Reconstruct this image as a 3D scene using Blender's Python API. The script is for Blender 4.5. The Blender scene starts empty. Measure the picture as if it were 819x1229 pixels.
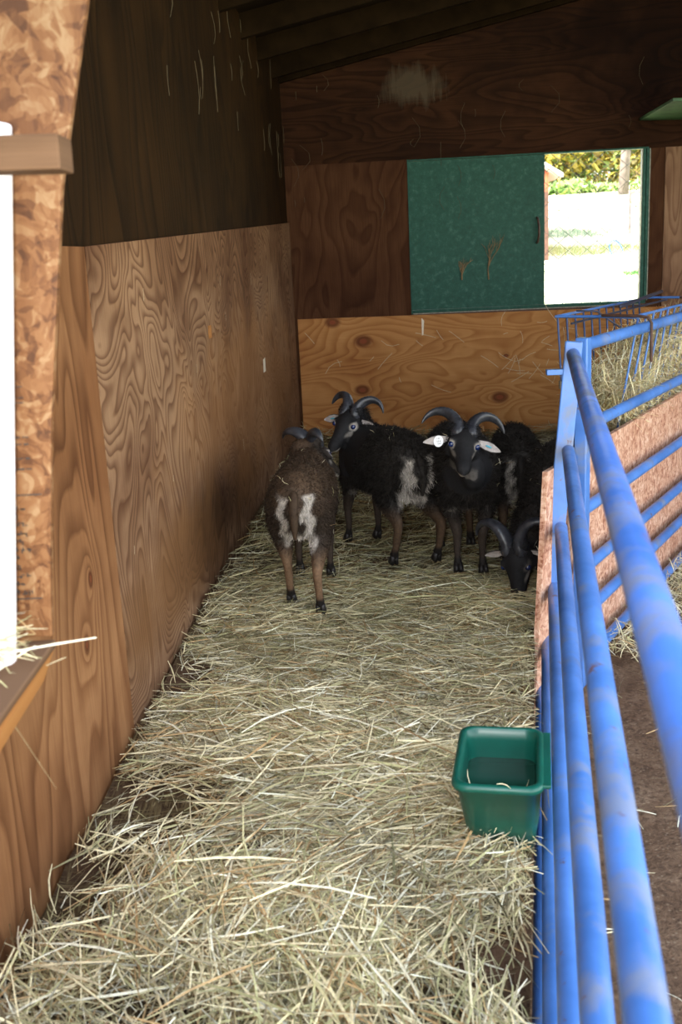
import bpy, math, random
import numpy as np
from math import sin, cos, tan, pi, radians, atan, sqrt
from mathutils import Vector, Matrix
random.seed(7); rng = np.random.default_rng(11)
S = bpy.context.scene
COL = S.collection

# ------------------------------------------------------------------ helpers
class G:
    """collects pieces of geometry for ONE mesh"""
    def __init__(s): s.v = []; s.f = []; s.n = 0
    def add(s, v, f):
        s.v.append(np.asarray(v, float)); s.f += [tuple(int(i) + s.n for i in q) for q in f]; s.n += len(v); return s
    def box(s, c, ax, h):
        ax = [np.array(a, float) / np.linalg.norm(a) for a in ax]; c = np.array(c, float)
        v = [c + ax[0] * h[0] * i + ax[1] * h[1] * j + ax[2] * h[2] * k for i in (-1, 1) for j in (-1, 1) for k in (-1, 1)]
        f = [(0, 1, 3, 2), (4, 6, 7, 5), (0, 4, 5, 1), (2, 3, 7, 6), (0, 2, 6, 4), (1, 5, 7, 3)]
        if np.dot(np.cross(ax[0], ax[1]), ax[2]) < 0: f = [q[::-1] for q in f]
        return s.add(v, f)
    def bar(s, a, b, w, t, up=(0, 0, 1)):
        a = np.array(a, float); b = np.array(b, float); d = b - a; L = np.linalg.norm(d); d /= L
        x = np.cross(d, up); x = x / np.linalg.norm(x); y = np.cross(x, d)
        return s.box((a + b) / 2, (d, x, y), (L / 2, w / 2, t / 2))
    def loft(s, pts, rad, seg=12, up=(0, 0, 1), caps=True, round_caps=False):
        P = np.array(pts, float); R = [(r, r) if np.isscalar(r) else r for r in rad]; n = len(P)
        T = np.gradient(P, axis=0); T /= np.maximum(np.linalg.norm(T, axis=1, keepdims=True), 1e-9)
        X = np.cross(T[0], up)
        if np.linalg.norm(X) < 1e-3: X = np.cross(T[0], (0, 1, 0.01))
        X /= np.linalg.norm(X); vs = []
        fr = []
        for i in range(n):
            X = X - T[i] * (X @ T[i]); X /= np.linalg.norm(X); Y = np.cross(X, T[i]); fr.append((X.copy(), Y.copy()))
        rings = []
        for i in range(n): rings.append((P[i], fr[i], R[i]))
        if round_caps:
            pre = []; post = []
            for a in (80, 60, 35, 15):
                q = radians(a); r = R[0]; m = min(r); pre.append((P[0] - T[0] * m * sin(q), fr[0], (r[0] * cos(q), r[1] * cos(q))))
            for a in (15, 35, 60, 80):
                q = radians(a); r = R[-1]; m = min(r); post.append((P[-1] + T[-1] * m * sin(q), fr[-1], (r[0] * cos(q), r[1] * cos(q))))
            rings = pre + rings + post
        for p, (x, y), r in rings:
            for k in range(seg):
                a = 2 * pi * k / seg; vs.append(p + x * r[0] * cos(a) + y * r[1] * sin(a))
        f = []
        m = len(rings)
        for i in range(m - 1):
            for k in range(seg):
                a = i * seg + k; b = i * seg + (k + 1) % seg; f.append((a, b, b + seg, a + seg))
        if caps:
            f.append(tuple(range(seg))[::-1]); f.append(tuple(range((m - 1) * seg, m * seg)))
        return s.add(vs, f)
    def sphere(s, c, r, u=14, w=9, ax=None):
        r = (r, r, r) if np.isscalar(r) else r; c = np.array(c, float)
        ax = np.eye(3) if ax is None else np.array(ax, float)
        v = [c - ax[2] * r[2]]
        for i in range(1, w):
            t = pi * i / w
            for k in range(u):
                a = 2 * pi * k / u; v.append(c + ax[0] * r[0] * sin(t) * cos(a) + ax[1] * r[1] * sin(t) * sin(a) - ax[2] * r[2] * cos(t))
        v.append(c + ax[2] * r[2]); f = []
        for k in range(u): f.append((0, 1 + (k + 1) % u, 1 + k))
        for i in range(w - 2):
            for k in range(u):
                a = 1 + i * u + k; b = 1 + i * u + (k + 1) % u; f.append((a, b, b + u, a + u))
        e = 1 + (w - 1) * u; o = 1 + (w - 2) * u
        for k in range(u): f.append((o + k, o + (k + 1) % u, e))
        return s.add(v, f)
    def mesh(s, name):
        me = bpy.data.meshes.new(name); me.from_pydata([tuple(p) for p in np.concatenate(s.v)], [], s.f); me.update(); return me

def tag(o, label=None, cat=None, group=None, kind=None):
    for k, v in (('label', label), ('category', cat), ('group', group), ('kind', kind)):
        if v: o[k] = v
    return o
def link(name, me, mat, parent=None, smooth=False, bevel=0, origin=None):
    o = bpy.data.objects.new(name, me); COL.objects.link(o)
    if mat is not None: me.materials.append(mat)
    if smooth: me.polygons.foreach_set('use_smooth', [True] * len(me.polygons))
    if parent is not None:
        o.parent = parent; o.matrix_parent_inverse = parent.matrix_basis.inverted()
    if bevel:
        m = o.modifiers.new('bevel', 'BEVEL'); m.width = bevel; m.segments = 2; m.limit_method = 'ANGLE'; m.angle_limit = radians(40)
    return o
def build(name, g, mat, parent=None, smooth=False, bevel=0): return link(name, g.mesh(name), mat, parent, smooth, bevel)
def empty(name, loc, label=None, cat=None, group=None, kind=None):
    o = bpy.data.objects.new(name, None); COL.objects.link(o); o.location = loc; o.empty_display_size = .1
    return tag(o, label, cat, group, kind)
def quads_mesh(name, V, nper, strips, col=None):
    """V: (n, k, 3) array of ribbons, k even: pairs; builds quads between pairs"""
    n, k, _ = V.shape; q = k // 2 - 1
    me = bpy.data.meshes.new(name); me.vertices.add(n * k); me.vertices.foreach_set('co', V.reshape(-1).astype(np.float32))
    base = (np.arange(n) * k)[:, None, None]; j = np.arange(q)[None, :, None] * 2
    idx = (base + j + np.array([0, 1, 3, 2])[None, None, :]).reshape(-1)
    me.loops.add(len(idx)); me.loops.foreach_set('vertex_index', idx.astype(np.int32))
    me.polygons.add(n * q); me.polygons.foreach_set('loop_start', (np.arange(n * q) * 4).astype(np.int32))
    me.update(calc_edges=True)
    if col is not None:
        a = me.color_attributes.new('Col', 'FLOAT_COLOR', 'POINT')
        c = np.ones((n, k, 4), np.float32); c[:, :, :3] = col if col.ndim == 3 else col[:, None, :]
        a.data.foreach_set('color', c.reshape(-1))
    return me
def tris_mesh(name, V, col=None):
    n = len(V); me = bpy.data.meshes.new(name); me.vertices.add(n * 3); me.vertices.foreach_set('co', V.reshape(-1).astype(np.float32))
    me.loops.add(n * 3); me.loops.foreach_set('vertex_index', np.arange(n * 3, dtype=np.int32))
    me.polygons.add(n); me.polygons.foreach_set('loop_start', (np.arange(n) * 3).astype(np.int32)); me.update(calc_edges=True)
    if col is not None:
        a = me.color_attributes.new('Col', 'FLOAT_COLOR', 'POINT'); c = np.ones((n, 3, 4), np.float32); c[:, :, :3] = col[:, None, :]
        a.data.foreach_set('color', c.reshape(-1))
    return me

# ------------------------------------------------------------------ materials
class NT:
    def __init__(s, name):
        s.m = bpy.data.materials.new(name); s.m.use_nodes = True; s.t = s.m.node_tree; s.t.nodes.clear()
        s.out = s.n('ShaderNodeOutputMaterial'); s.b = s.n('ShaderNodeBsdfPrincipled'); s.l(s.b.outputs[0], s.out.inputs[0])
    def n(s, ty, **k):
        x = s.t.nodes.new(ty)
        for a, b in k.items():
            if a.startswith('i_'): x.inputs[a[2:].replace('_', ' ')].default_value = b
            else: setattr(x, a, b)
        return x
    def l(s, a, b): s.t.links.new(a, b)
    def obj(s): return s.n('ShaderNodeTexCoord').outputs['Object']
    def map(s, src, scale=(1, 1, 1), rot=(0, 0, 0), loc=(0, 0, 0)):
        m = s.n('ShaderNodeMapping'); m.inputs['Scale'].default_value = scale; m.inputs['Rotation'].default_value = rot; m.inputs['Location'].default_value = loc
        s.l(src, m.inputs[0]); return m.outputs[0]
    def noise(s, src, scale, detail=3, rough=.5, dist=0):
        x = s.n('ShaderNodeTexNoise'); x.inputs['Scale'].default_value = scale; x.inputs['Detail'].default_value = detail
        x.inputs['Roughness'].default_value = rough; x.inputs['Distortion'].default_value = dist; s.l(src, x.inputs['Vector']); return x.outputs['Fac']
    def math(s, op, a, b=None, c=None, clamp=False):
        x = s.n('ShaderNodeMath', operation=op); x.use_clamp = clamp
        for i, v in enumerate((a, b, c)):
            if v is None: continue
            if isinstance(v, (int, float)): x.inputs[i].default_value = v
            else: s.l(v, x.inputs[i])
        return x.outputs[0]
    def ramp(s, src, stops, interp='LINEAR'):
        x = s.n('ShaderNodeValToRGB'); e = x.color_ramp.elements; x.color_ramp.interpolation = interp
        while len(e) < len(stops): e.new(.5)
        for i, (p, c) in enumerate(stops): e[i].position = p; e[i].color = (*c, 1) if len(c) == 3 else c
        s.l(src, x.inputs[0]); return x.outputs[0]
    def mix(s, f, a, b, mode='MIX'):
        x = s.n('ShaderNodeMix', data_type='RGBA', blend_type=mode)
        for i, v in ((0, f), (6, a), (7, b)):
            if isinstance(v, (int, float)): x.inputs[i].default_value = v
            elif isinstance(v, tuple): x.inputs[i].default_value = (*v, 1)
            else: s.l(v, x.inputs[i])
        return x.outputs[2]
    def bump(s, h, strength=.3, dist=.01):
        x = s.n('ShaderNodeBump'); x.inputs['Strength'].default_value = strength; x.inputs['Distance'].default_value = dist
        s.l(h, x.inputs['Height']); s.l(x.outputs[0], s.b.inputs['Normal'])
    def fin(s, col=None, rough=.6, spec=.5, metal=0, **k):
        if col is not None:
            if isinstance(col, tuple): s.b.inputs['Base Color'].default_value = (*col, 1)
            else: s.l(col, s.b.inputs['Base Color'])
        if isinstance(rough, (int, float)): s.b.inputs['Roughness'].default_value = rough
        else: s.l(rough, s.b.inputs['Roughness'])
        s.b.inputs['Specular IOR Level'].default_value = spec; s.b.inputs['Metallic'].default_value = metal
        return s.m

def plain(name, col, rough=.6, var=.25, scale=12, spec=.4, metal=0, bump=.15):
    t = NT(name); o = t.obj(); f = t.noise(o, scale, 5, .6)
    d = tuple(c * (1 - var) for c in col); l = tuple(min(1, c * (1 + var)) for c in col)
    c = t.ramp(f, [(.3, d), (.7, l)]); t.bump(f, bump, .004); return t.fin(c, rough, spec, metal)

def ply(name, dark, mid, light, axis='v', wall='left', bands=9, aniso=(3.2, 1.1), seed=0, knots=(), stain_shade=None, streak=.25, knotcol=(.07, .02, .008)):
    """plywood face veneer: contour lines of a smooth field make the cathedral grain; u runs along the wall, v is up"""
    t = NT(name); o = t.obj()
    a = .0773
    # rotate so that x = along wall, y = up
    sep = t.n('ShaderNodeSeparateXYZ'); t.l(o, sep.inputs[0])
    if wall == 'left': u = sep.outputs['Y']
    else: u = sep.outputs['X']
    cmb = t.n('ShaderNodeCombineXYZ'); t.l(u, cmb.inputs[0]); t.l(sep.outputs['Z'], cmb.inputs[1]); cmb.inputs[2].default_value = seed * 3.7
    uv = cmb.outputs[0]
    sc = (aniso[0], aniso[1], 1) if axis == 'v' else (aniso[1], aniso[0], 1)
    st = t.map(uv, sc)
    f1 = t.noise(st, 1.0, 2.2, .42, .55)
    h = t.math('MULTIPLY', f1, bands)
    core = None
    for (ku, kv, r) in knots:
        sub = t.n('ShaderNodeVectorMath', operation='SUBTRACT'); t.l(uv, sub.inputs[0]); sub.inputs[1].default_value = (ku, kv, seed * 3.7)
        scl = t.n('ShaderNodeVectorMath', operation='MULTIPLY'); t.l(sub.outputs[0], scl.inputs[0]); scl.inputs[1].default_value = (1 / (r * 1.0), 1 / (r * .68), 1) if axis != 'v' else (1 / (r * .7), 1 / r, 1)
        ln = t.n('ShaderNodeVectorMath', operation='LENGTH'); t.l(scl.outputs[0], ln.inputs[0]); d = ln.outputs['Value']
        bell = t.math('DIVIDE', 2.6, t.math('ADD', 1.0, t.math('MULTIPLY', d, .55)))
        h = t.math('ADD', h, bell)
        k = t.math('SUBTRACT', 1.35, d, clamp=True)
        core = k if core is None else t.math('MAXIMUM', core, k)
    saw = t.math('FRACT', t.math('MULTIPLY', h, 2.0))
    line = t.ramp(saw, [(0, (0, 0, 0)), (.35, (.12, .12, .12)), (.72, (.75, .75, .75)), (.86, (1, 1, 1)), (1, (.0, .0, .0))])
    fib = t.noise(t.map(uv, (160, 5, 1) if axis == 'v' else (5, 160, 1)), 1.0, 3, .6)
    big = t.noise(uv, 1.7, 4, .6, .3)
    c = t.mix(line, light, mid)
    c = t.mix(t.ramp(big, [(.36, (0, 0, 0)), (.68, (1, 1, 1))]), c, t.mix(line, mid, dark))
    c = t.mix(t.ramp(fib, [(.42, (0, 0, 0)), (.75, (streak,) * 3)]), c, dark)
    if core is not None:
        c = t.mix(t.ramp(core, [(0, (0, 0, 0)), (.6, (.8, .8, .8))]), c, knotcol)
        c = t.mix(t.ramp(core, [(.85, (0, 0, 0)), (1, (.7, .7, .7))]), c, tuple(x * 2.6 for x in knotcol))
    if stain_shade:
        for (p, r, colr, amt, mult) in stain_shade:
            sub = t.n('ShaderNodeVectorMath', operation='SUBTRACT'); t.l(uv, sub.inputs[0]); sub.inputs[1].default_value = (p[0], p[1], seed * 3.7)
            scl = t.n('ShaderNodeVectorMath', operation='MULTIPLY'); t.l(sub.outputs[0], scl.inputs[0]); scl.inputs[1].default_value = (1 / r[0], 1 / r[1], 1)
            ln = t.n('ShaderNodeVectorMath', operation='LENGTH'); t.l(scl.outputs[0], ln.inputs[0])
            w = t.math('ADD', ln.outputs['Value'], t.math('MULTIPLY', t.math('SUBTRACT', t.noise(t.map(uv, r[2] if len(r) > 2 else (3, 3, 1)), 1, 4, .6), .5), 1.5))
            m = t.ramp(w, [(.45, (amt,) * 3), (1.0, (0, 0, 0))]); c = t.mix(m, c, colr, 'MULTIPLY' if mult else 'MIX')
    t.bump(t.math('ADD', t.math('MULTIPLY', line, -.5), fib), .22, .003)
    return t.fin(c, .78, .10)

def osb(name, cols, wall='face', rough=.6):
    t = NT(name); o = t.obj()
    w = t.n('ShaderNodeTexNoise'); w.inputs['Scale'].default_value = 14; t.l(o, w.inputs['Vector'])
    d = t.n('ShaderNodeVectorMath', operation='MULTIPLY_ADD'); t.l(w.outputs['Color'], d.inputs[0]); d.inputs[1].default_value = (.09, .09, .09); t.l(o, d.inputs[2])
    outs = []
    for i, (rot, sc) in enumerate((((.3, .5, .2), (70, 70, 24)), ((1.1, .2, .9), (24, 75, 75)), ((.5, 1.2, .4), (100, 36, 100)))):
        v = t.n('ShaderNodeTexVoronoi'); v.inputs['Scale'].default_value = 1; t.l(t.map(d.outputs[0], sc, rot), v.inputs['Vector']); outs.append(v)
    s1 = t.n('ShaderNodeSeparateColor'); t.l(outs[0].outputs['Color'], s1.inputs[0]); s2 = t.n('ShaderNodeSeparateColor'); t.l(outs[1].outputs['Color'], s2.inputs[0])
    s3 = t.n('ShaderNodeSeparateColor'); t.l(outs[2].outputs['Color'], s3.inputs[0])
    f = t.math('ADD', t.math('ADD', t.math('MULTIPLY', s1.outputs[0], .38), t.math('MULTIPLY', s2.outputs[1], .34)), t.math('MULTIPLY', s3.outputs[2], .28))
    fib = t.noise(t.map(o, (70, 70, 8), (.2, .4, .1)), 1, 4, .6)
    f = t.math('ADD', f, t.math('MULTIPLY', t.math('SUBTRACT', fib, .5), .35))
    c = t.ramp(f, [(.15, cols[0]), (.42, cols[1]), (.62, cols[2]), (.85, cols[3])])
    t.bump(f, .4, .004); return t.fin(c, rough, .3)

def paint(name, blue, worn, rust, amt=.56):
    t = NT(name); o = t.obj(); a = t.noise(o, 7, 6, .62, .4); b = t.noise(o, 23, 4, .6); s = t.noise(t.map(o, (1.5, 1.5, 1.5)), 3, 4, .6)
    c = t.mix(t.ramp(s, [(.35, (0, 0, 0)), (.7, (1, 1, 1))]), blue, tuple(min(1, x * 1.5 + .02) for x in blue))
    c = t.mix(t.ramp(a, [(amt, (0, 0, 0)), (amt + .12, (.75,) * 3)]), c, worn)
    c = t.mix(t.ramp(b, [(.66, (0, 0, 0)), (.72, (.9,) * 3)]), c, rust)
    r = t.ramp(a, [(.4, (.3,) * 3), (.7, (.5,) * 3)]); t.bump(b, .08, .002); return t.fin(c, r, .5)

def vcol(name, rough=.7, spec=.3, mul=1.0, trans=0):
    t = NT(name); a = t.n('ShaderNodeAttribute', attribute_name='Col'); f = t.noise(t.obj(), 90, 3, .6)
    c = t.mix(1.0, a.outputs['Color'], t.ramp(f, [(.3, (.65 * mul,) * 3), (.7, (1.1 * mul,) * 3)]), 'MULTIPLY')
    return t.fin(c, rough, spec)

M = {}
M['ply_left_far'] = ply('ply_left_far', (.085, .037, .018), (.145, .072, .038), (.345, .208, .118), 'v', 'left', 16, (2.3, 1.5), seed=2,  # low dark mark paints the brown sheep's wall shadow along with rubbed-in grease
                        stain_shade=[((3.95, .24), (1.5, .26), (.30, .22, .16), .8, 1), ((5.4, .6), (2.2, .5), (.32, .15, .052), .42, 0), ((3.5, .25), (1.0, .25), (.30, .15, .06), .35, 0), ((4.5, 1.35), (4, .3), (.6, .5, .42), .6, 1)])  # last entry paints the shade under the roof into the sheet's top band
M['ply_left_near'] = ply('ply_left_near', (.10, .040, .016), (.20, .088, .036), (.32, .16, .072), 'v', 'left', 7, (2.6, .6), seed=5,
                         knots=[(2.44, .50, .022), (2.36, .355, .022)], streak=.3)
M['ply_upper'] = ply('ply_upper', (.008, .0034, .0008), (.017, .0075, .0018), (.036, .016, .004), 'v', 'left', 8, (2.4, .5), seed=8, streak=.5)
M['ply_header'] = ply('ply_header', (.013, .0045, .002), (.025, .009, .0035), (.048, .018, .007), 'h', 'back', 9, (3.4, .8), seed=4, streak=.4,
                      stain_shade=[((.62, 2.34), (.25, .14, (28, 4, 1)), (.13, .105, .07), .45, 0), ((2.6, 2.6), (1.5, .6), (.3, .22, .18), .9, 1)])  # pale streaks are droppings; dark patch paints ceiling shade into the upper right
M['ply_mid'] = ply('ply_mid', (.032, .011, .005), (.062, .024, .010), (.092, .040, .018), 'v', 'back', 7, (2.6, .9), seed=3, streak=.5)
M['ply_right'] = ply('ply_right', (.12, .06, .035), (.22, .12, .07), (.32, .19, .115), 'v', 'back', 10, (3.4, .9), seed=6, streak=.3)
M['ply_light'] = ply('ply_light', (.24, .09, .026), (.38, .165, .052), (.50, .255, .092), 'h', 'back', 8, (3.2, 1.0), seed=9, streak=.2,
                     knots=[(.215, .675, .058), (.195, .33, .05), (1.165, .243, .055), (.005, .815, .05), (1.21, .535, .018)], knotcol=(.10, .026, .012))
M['osb'] = osb('osb', [(.07, .025, .008), (.15, .06, .02), (.20, .092, .036), (.27, .16, .08)])
M['osb_pink'] = osb('osb_pink', [(.25, .09, .05), (.50, .26, .17), (.60, .36, .25), (.72, .50, .38)])
M['blue'] = paint('blue_paint', (.052, .150, .43), (.20, .225, .29), (.16, .08, .055), .55)
M['blue_rail_worn'] = paint('blue_rail_worn', (.045, .13, .42), (.17, .185, .235), (.20, .11, .08), .50)
M['blue_dark'] = plain('blue_dark', (.03, .06, .16), .5, .4, 20); M['dark_rod'] = plain('dark_rod', (.035, .04, .07), .45, .5, 30)
M['rust_rod'] = plain('rust_rod', (.07, .035, .025), .6, .5, 30)
M['green_paint'] = None
t = NT('green_paint'); o = t.obj(); a = t.noise(o, 26, 8, .75, .3); b = t.noise(o, 90, 4, .6)
c = t.ramp(a, [(.3, (.008, .05, .036)), (.55, (.016, .085, .06)), (.72, (.06, .15, .115))])
c = t.mix(t.ramp(b, [(.6, (0, 0, 0)), (.75, (.5,) * 3)]), c, (.05, .06, .035)); t.bump(b, .15, .003)
M['green_paint'] = t.fin(c, .6, .25)
M['shelf_green'] = plain('shelf_green', (.05, .12, .05), .6, .4, 8)
M['trim_pale'] = plain('trim_pale', (.27, .27, .22), .6, .4, 40)
M['plastic'] = plain('bucket_plastic', (.005, .085, .06), .33, .22, 9, .5, bump=.03)
t = NT('bucket_water'); M['water'] = t.fin((.012, .05, .035), .04, .8); t.b.inputs['IOR'].default_value = 1.33
M['pvc'] = plain('pvc', (.82, .80, .84), .35, .05, 5, .5, bump=.02)
M['lumber'] = ply('lumber', (.06, .032, .018), (.12, .066, .036), (.17, .10, .06), 'h', 'back', 4, (14, 1.5), seed=12, streak=.4)
M['rafter'] = plain('rafter_wood', (.016, .009, .004), .95, .4, 8, .05)
M['ceiling'] = plain('ceiling_wood', (.014, .008, .004), .95, .4, 5, .05)
M['horn'] = None
t = NT('horn'); o = t.obj(); f = t.noise(t.map(o, (40, 40, 40)), 1, 4, .6); t.bump(f, .25, .003); M['horn'] = t.fin(t.ramp(f, [(.3, (.012, .013, .018)), (.75, (.05, .052, .062))]), .38, .5)
M['hoof'] = plain('hoof_black', (.015, .013, .012), .5, .3, 40)
M['coat'] = vcol('sheep_coat', .75, .25); M['fleece'] = vcol('sheep_fleece', .85, .15)
M['eye'] = NT('eye').fin((.006, .018, .085), .08, .9)  # blue base colour paints the flash's eyeshine into the eyeball
M['ear_in'] = plain('ear_inner', (.40, .36, .34), .7, .3, 60)
M['ear_dark'] = plain('ear_back', (.04, .032, .028), .8, .3, 60)
M['tag_white'] = plain('tag_white', (.82, .82, .84), .4, .08, 60); M['tag_blue'] = plain('tag_blue', (.10, .45, .60), .4, .1, 60); M['ink'] = plain('ink', (.03, .03, .03), .5, .1)
M['straw'] = vcol('straw', .55, .35, 1.0); M['cobweb'] = plain('cobweb', (.16, .13, .10), .9, .2)
M['leaf'] = vcol('leaf', .6, .3); M['bark'] = plain('bark', (.16, .13, .12), .9, .35, 6, bump=.6)
M['galv'] = plain('galvanised_wire', (.12, .11, .09), .5, .3, 20, .5, .5)
M['shed_red'] = plain('shed_siding', (.50, .10, .05), .8, .2, 4); M['shed_roof'] = plain('shed_roof', (.62, .60, .60), .5, .1, 4)
M['dark_wood'] = plain('dark_wood', (.10, .05, .035), .8, .3, 8); M['hoop_blue'] = plain('hoop_plastic', (.02, .10, .45), .4, .1)
M['webs'] = plain('webs', (.075, .058, .036), .95, .3, 20, .02); M['paper'] = plain('pale_scrap', (.75, .68, .55), .7, .1, 30)
t = NT('dirt'); o = t.obj(); a = t.noise(o, 6, 8, .65, .3); b = t.noise(o, 55, 5, .7)
v = t.n('ShaderNodeTexVoronoi'); v.inputs['Scale'].default_value = 60; t.l(o, v.inputs['Vector'])
c = t.ramp(a, [(.3, (.10, .055, .032)), (.5, (.19, .115, .07)), (.72, (.30, .20, .13))]); c = t.mix(t.ramp(b, [(.35, (.75,) * 3), (.55, (0, 0, 0))]), c, (.06, .032, .02))
c = t.mix(t.ramp(v.outputs['Distance'], [(.1, (.55,) * 3), (.25, (0, 0, 0))]), c, (.34, .25, .17)); t.bump(t.math('ADD', a, b), .7, .02); M['dirt'] = t.fin(c, .85, .2)
t = NT('hay_mat'); o = t.obj(); a = t.noise(t.map(o, (9, 130, 40), (0, 0, .5)), 1, 4, .6, .6); b = t.noise(t.map(o, (120, 10, 40), (0, 0, .4)), 1, 4, .6, .6); g_ = t.noise(o, 3.2, 4, .6)
f = t.math('MAXIMUM', a, b); c = t.ramp(f, [(.45, (.05, .03, .016)), (.62, (.17, .125, .06)), (.78, (.38, .32, .18))])
c = t.mix(t.ramp(g_, [(.42, (0, 0, 0)), (.6, (.8,) * 3)]), c, (.085, .045, .028)); t.bump(f, .8, .02); M['hay_mat'] = t.fin(c, .85, .15)
t = NT('meadow'); o = t.obj(); a = t.noise(o, .6, 6, .65); b = t.noise(o, 9, 5, .7)
c = t.ramp(t.math('ADD', t.math('MULTIPLY', a, .7), t.math('MULTIPLY', b, .3)), [(.35, (.30, .36, .16)), (.5, (.52, .52, .32)), (.65, (.66, .62, .44))]); M['meadow'] = t.fin(c, .9, .1)

# ------------------------------------------------------------------ camera (eye level 1.25 m above the bedding, tipped down 14 degrees)
p_ = radians(14.0); r_ = atan(.0485); H = 1.25
F = np.array([0, cos(p_), -sin(p_)]); R0 = np.array([1., 0, 0]); U0 = np.cross(R0, F)
ix = cos(r_) * R0 - sin(r_) * U0; iu = sin(r_) * R0 + cos(r_) * U0
cam = bpy.data.cameras.new('camera'); co = bpy.data.objects.new('camera', cam); COL.objects.link(co)
mt = Matrix([[ix[0], iu[0], -F[0], 0], [ix[1], iu[1], -F[1], 0], [ix[2], iu[2], -F[2], H], [0, 0, 0, 1]]); co.matrix_world = mt
cam.dof.use_dof = True; cam.dof.focus_distance = 4.0; cam.dof.aperture_fstop = 6.3
cam.lens = 1220 / 1229 * 36; cam.sensor_width = 36; cam.sensor_fit = 'AUTO'; cam.clip_start = .02; cam.clip_end = 300
S.camera = co

# ------------------------------------------------------------------ frames of reference of the building
A = atan(.0774); W = np.array([sin(A), cos(A), 0]); B = np.array([cos(A), -sin(A), 0]); Z = np.array([0, 0, 1.])
L0 = np.array([-.838, 0, 0]); CN = np.array([-.273, 7.3, 0])
wl = lambda y, z, off=0: L0 + W * (y / W[1]) + B * off + Z * z          # point of the left wall, off = towards the pen
wb = lambda u, z, off=0: CN + B * u + Z * z - W * off                   # point of the back wall

def prism(g, pts, d):
    """polygon pts extruded by vector d"""
    P = np.array(pts, float); n = len(P); Q = P + np.array(d)
    f = [tuple(range(n)), tuple(range(2 * n - 1, n - 1, -1))] + [(i, i + n, (i + 1) % n + n, (i + 1) % n) for i in range(n)]
    nn = np.cross(P[1] - P[0], P[2] - P[1])
    if nn @ np.array(d) > 0: f = [q[::-1] for q in f]
    return g.add(np.concatenate([P, Q]), f)

# left wall
wr = empty('wall_left', tuple(wl(3, 0)), kind='structure')
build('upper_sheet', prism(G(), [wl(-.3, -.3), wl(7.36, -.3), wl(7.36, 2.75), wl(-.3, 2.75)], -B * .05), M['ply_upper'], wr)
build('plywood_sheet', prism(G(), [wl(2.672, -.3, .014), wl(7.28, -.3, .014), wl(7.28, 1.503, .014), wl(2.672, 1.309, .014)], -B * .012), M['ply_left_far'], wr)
build('plywood_sheet', prism(G(), [wl(-.3, -.3, .0135), wl(2.668, -.3, .0135), wl(2.668, 1.309, .0135), wl(-.3, 1.309, .0135)], -B * .012), M['ply_left_near'], wr)
# back wall
br = empty('wall_back', tuple(wb(1, 0)), kind='structure')
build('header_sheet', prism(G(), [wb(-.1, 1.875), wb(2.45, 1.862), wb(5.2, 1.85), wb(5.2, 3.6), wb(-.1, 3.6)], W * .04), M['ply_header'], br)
build('plywood_sheet', prism(G(), [wb(-.1, -.3), wb(.838, -.3), wb(.838, 1.876), wb(-.1, 1.876)], W * .04), M['ply_mid'], br)
build('plywood_sheet', prism(G(), [wb(2.445, -.3), wb(2.55, -.3), wb(2.55, 1.862), wb(2.445, 1.862)], W * .04), M['ply_mid'], br)
build('plywood_sheet', prism(G(), [wb(2.551, -.3, .006), wb(5.2, -.3, .006), wb(5.2, 1.86, .006), wb(2.551, 1.863, .006)], W * .04), M['ply_right'], br)
build('plywood_sheet', prism(G(), [wb(.838, -.3), wb(2.445, -.3), wb(2.445, .853), wb(.838, .853)], W * .04), M['dark_wood'], br)
build('kick_panel', prism(G(), [wb(.034, -.3, .016), wb(4.6, -.3, .016), wb(4.6, .806, .016), wb(1.93, .832, .016), wb(.034, .846, .016)], W * .012), M['ply_light'], br)
# right wall far out of the frame (closes the shelter's back corner)
rw = build('wall_right', prism(G(), [wb(5.0, -.3), wb(5.0, 3.6), wb(5.0, 3.6) - W * 3.2, wb(5.0, -.3) - W * 3.2], B * .05), M['ply_mid']); tag(rw, kind='structure')
# ceiling with rafters
cz = lambda u: 2.49 + .197 * u
cr = empty('ceiling', tuple(wb(2, 2.8, 2)), kind='structure')
build('roof_deck', prism(G(), [wb(-.25, cz(-.25) + .0, -.1), wb(5.1, cz(5.1), -.1), wb(5.1, cz(5.1), 5.75), wb(-.25, cz(-.25), 5.75)], Z * .03), M['ceiling'], cr)
for d in (.42, 1.03, 1.64, 2.25, 2.86, 3.47, 4.08, 4.69, 5.3):
    g = G(); prism(g, [wb(-.1, cz(-.1) - .001, d), wb(5.0, cz(5.0) - .001, d), wb(5.0, cz(5.0) - .12, d), wb(-.1, cz(-.1) - .12, d)], W * .04)
    build('rafter', g, M['rafter'], cr)
g = G(); prism(g, [wb(-.1, cz(-.1) - .002, .045), wb(5.0, cz(5.0) - .002, .045), wb(5.0, cz(5.0) - .09, .045), wb(-.1, cz(-.1) - .09, .045)], W * .04); build('wall_plate', g, M['rafter'], cr)

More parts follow.
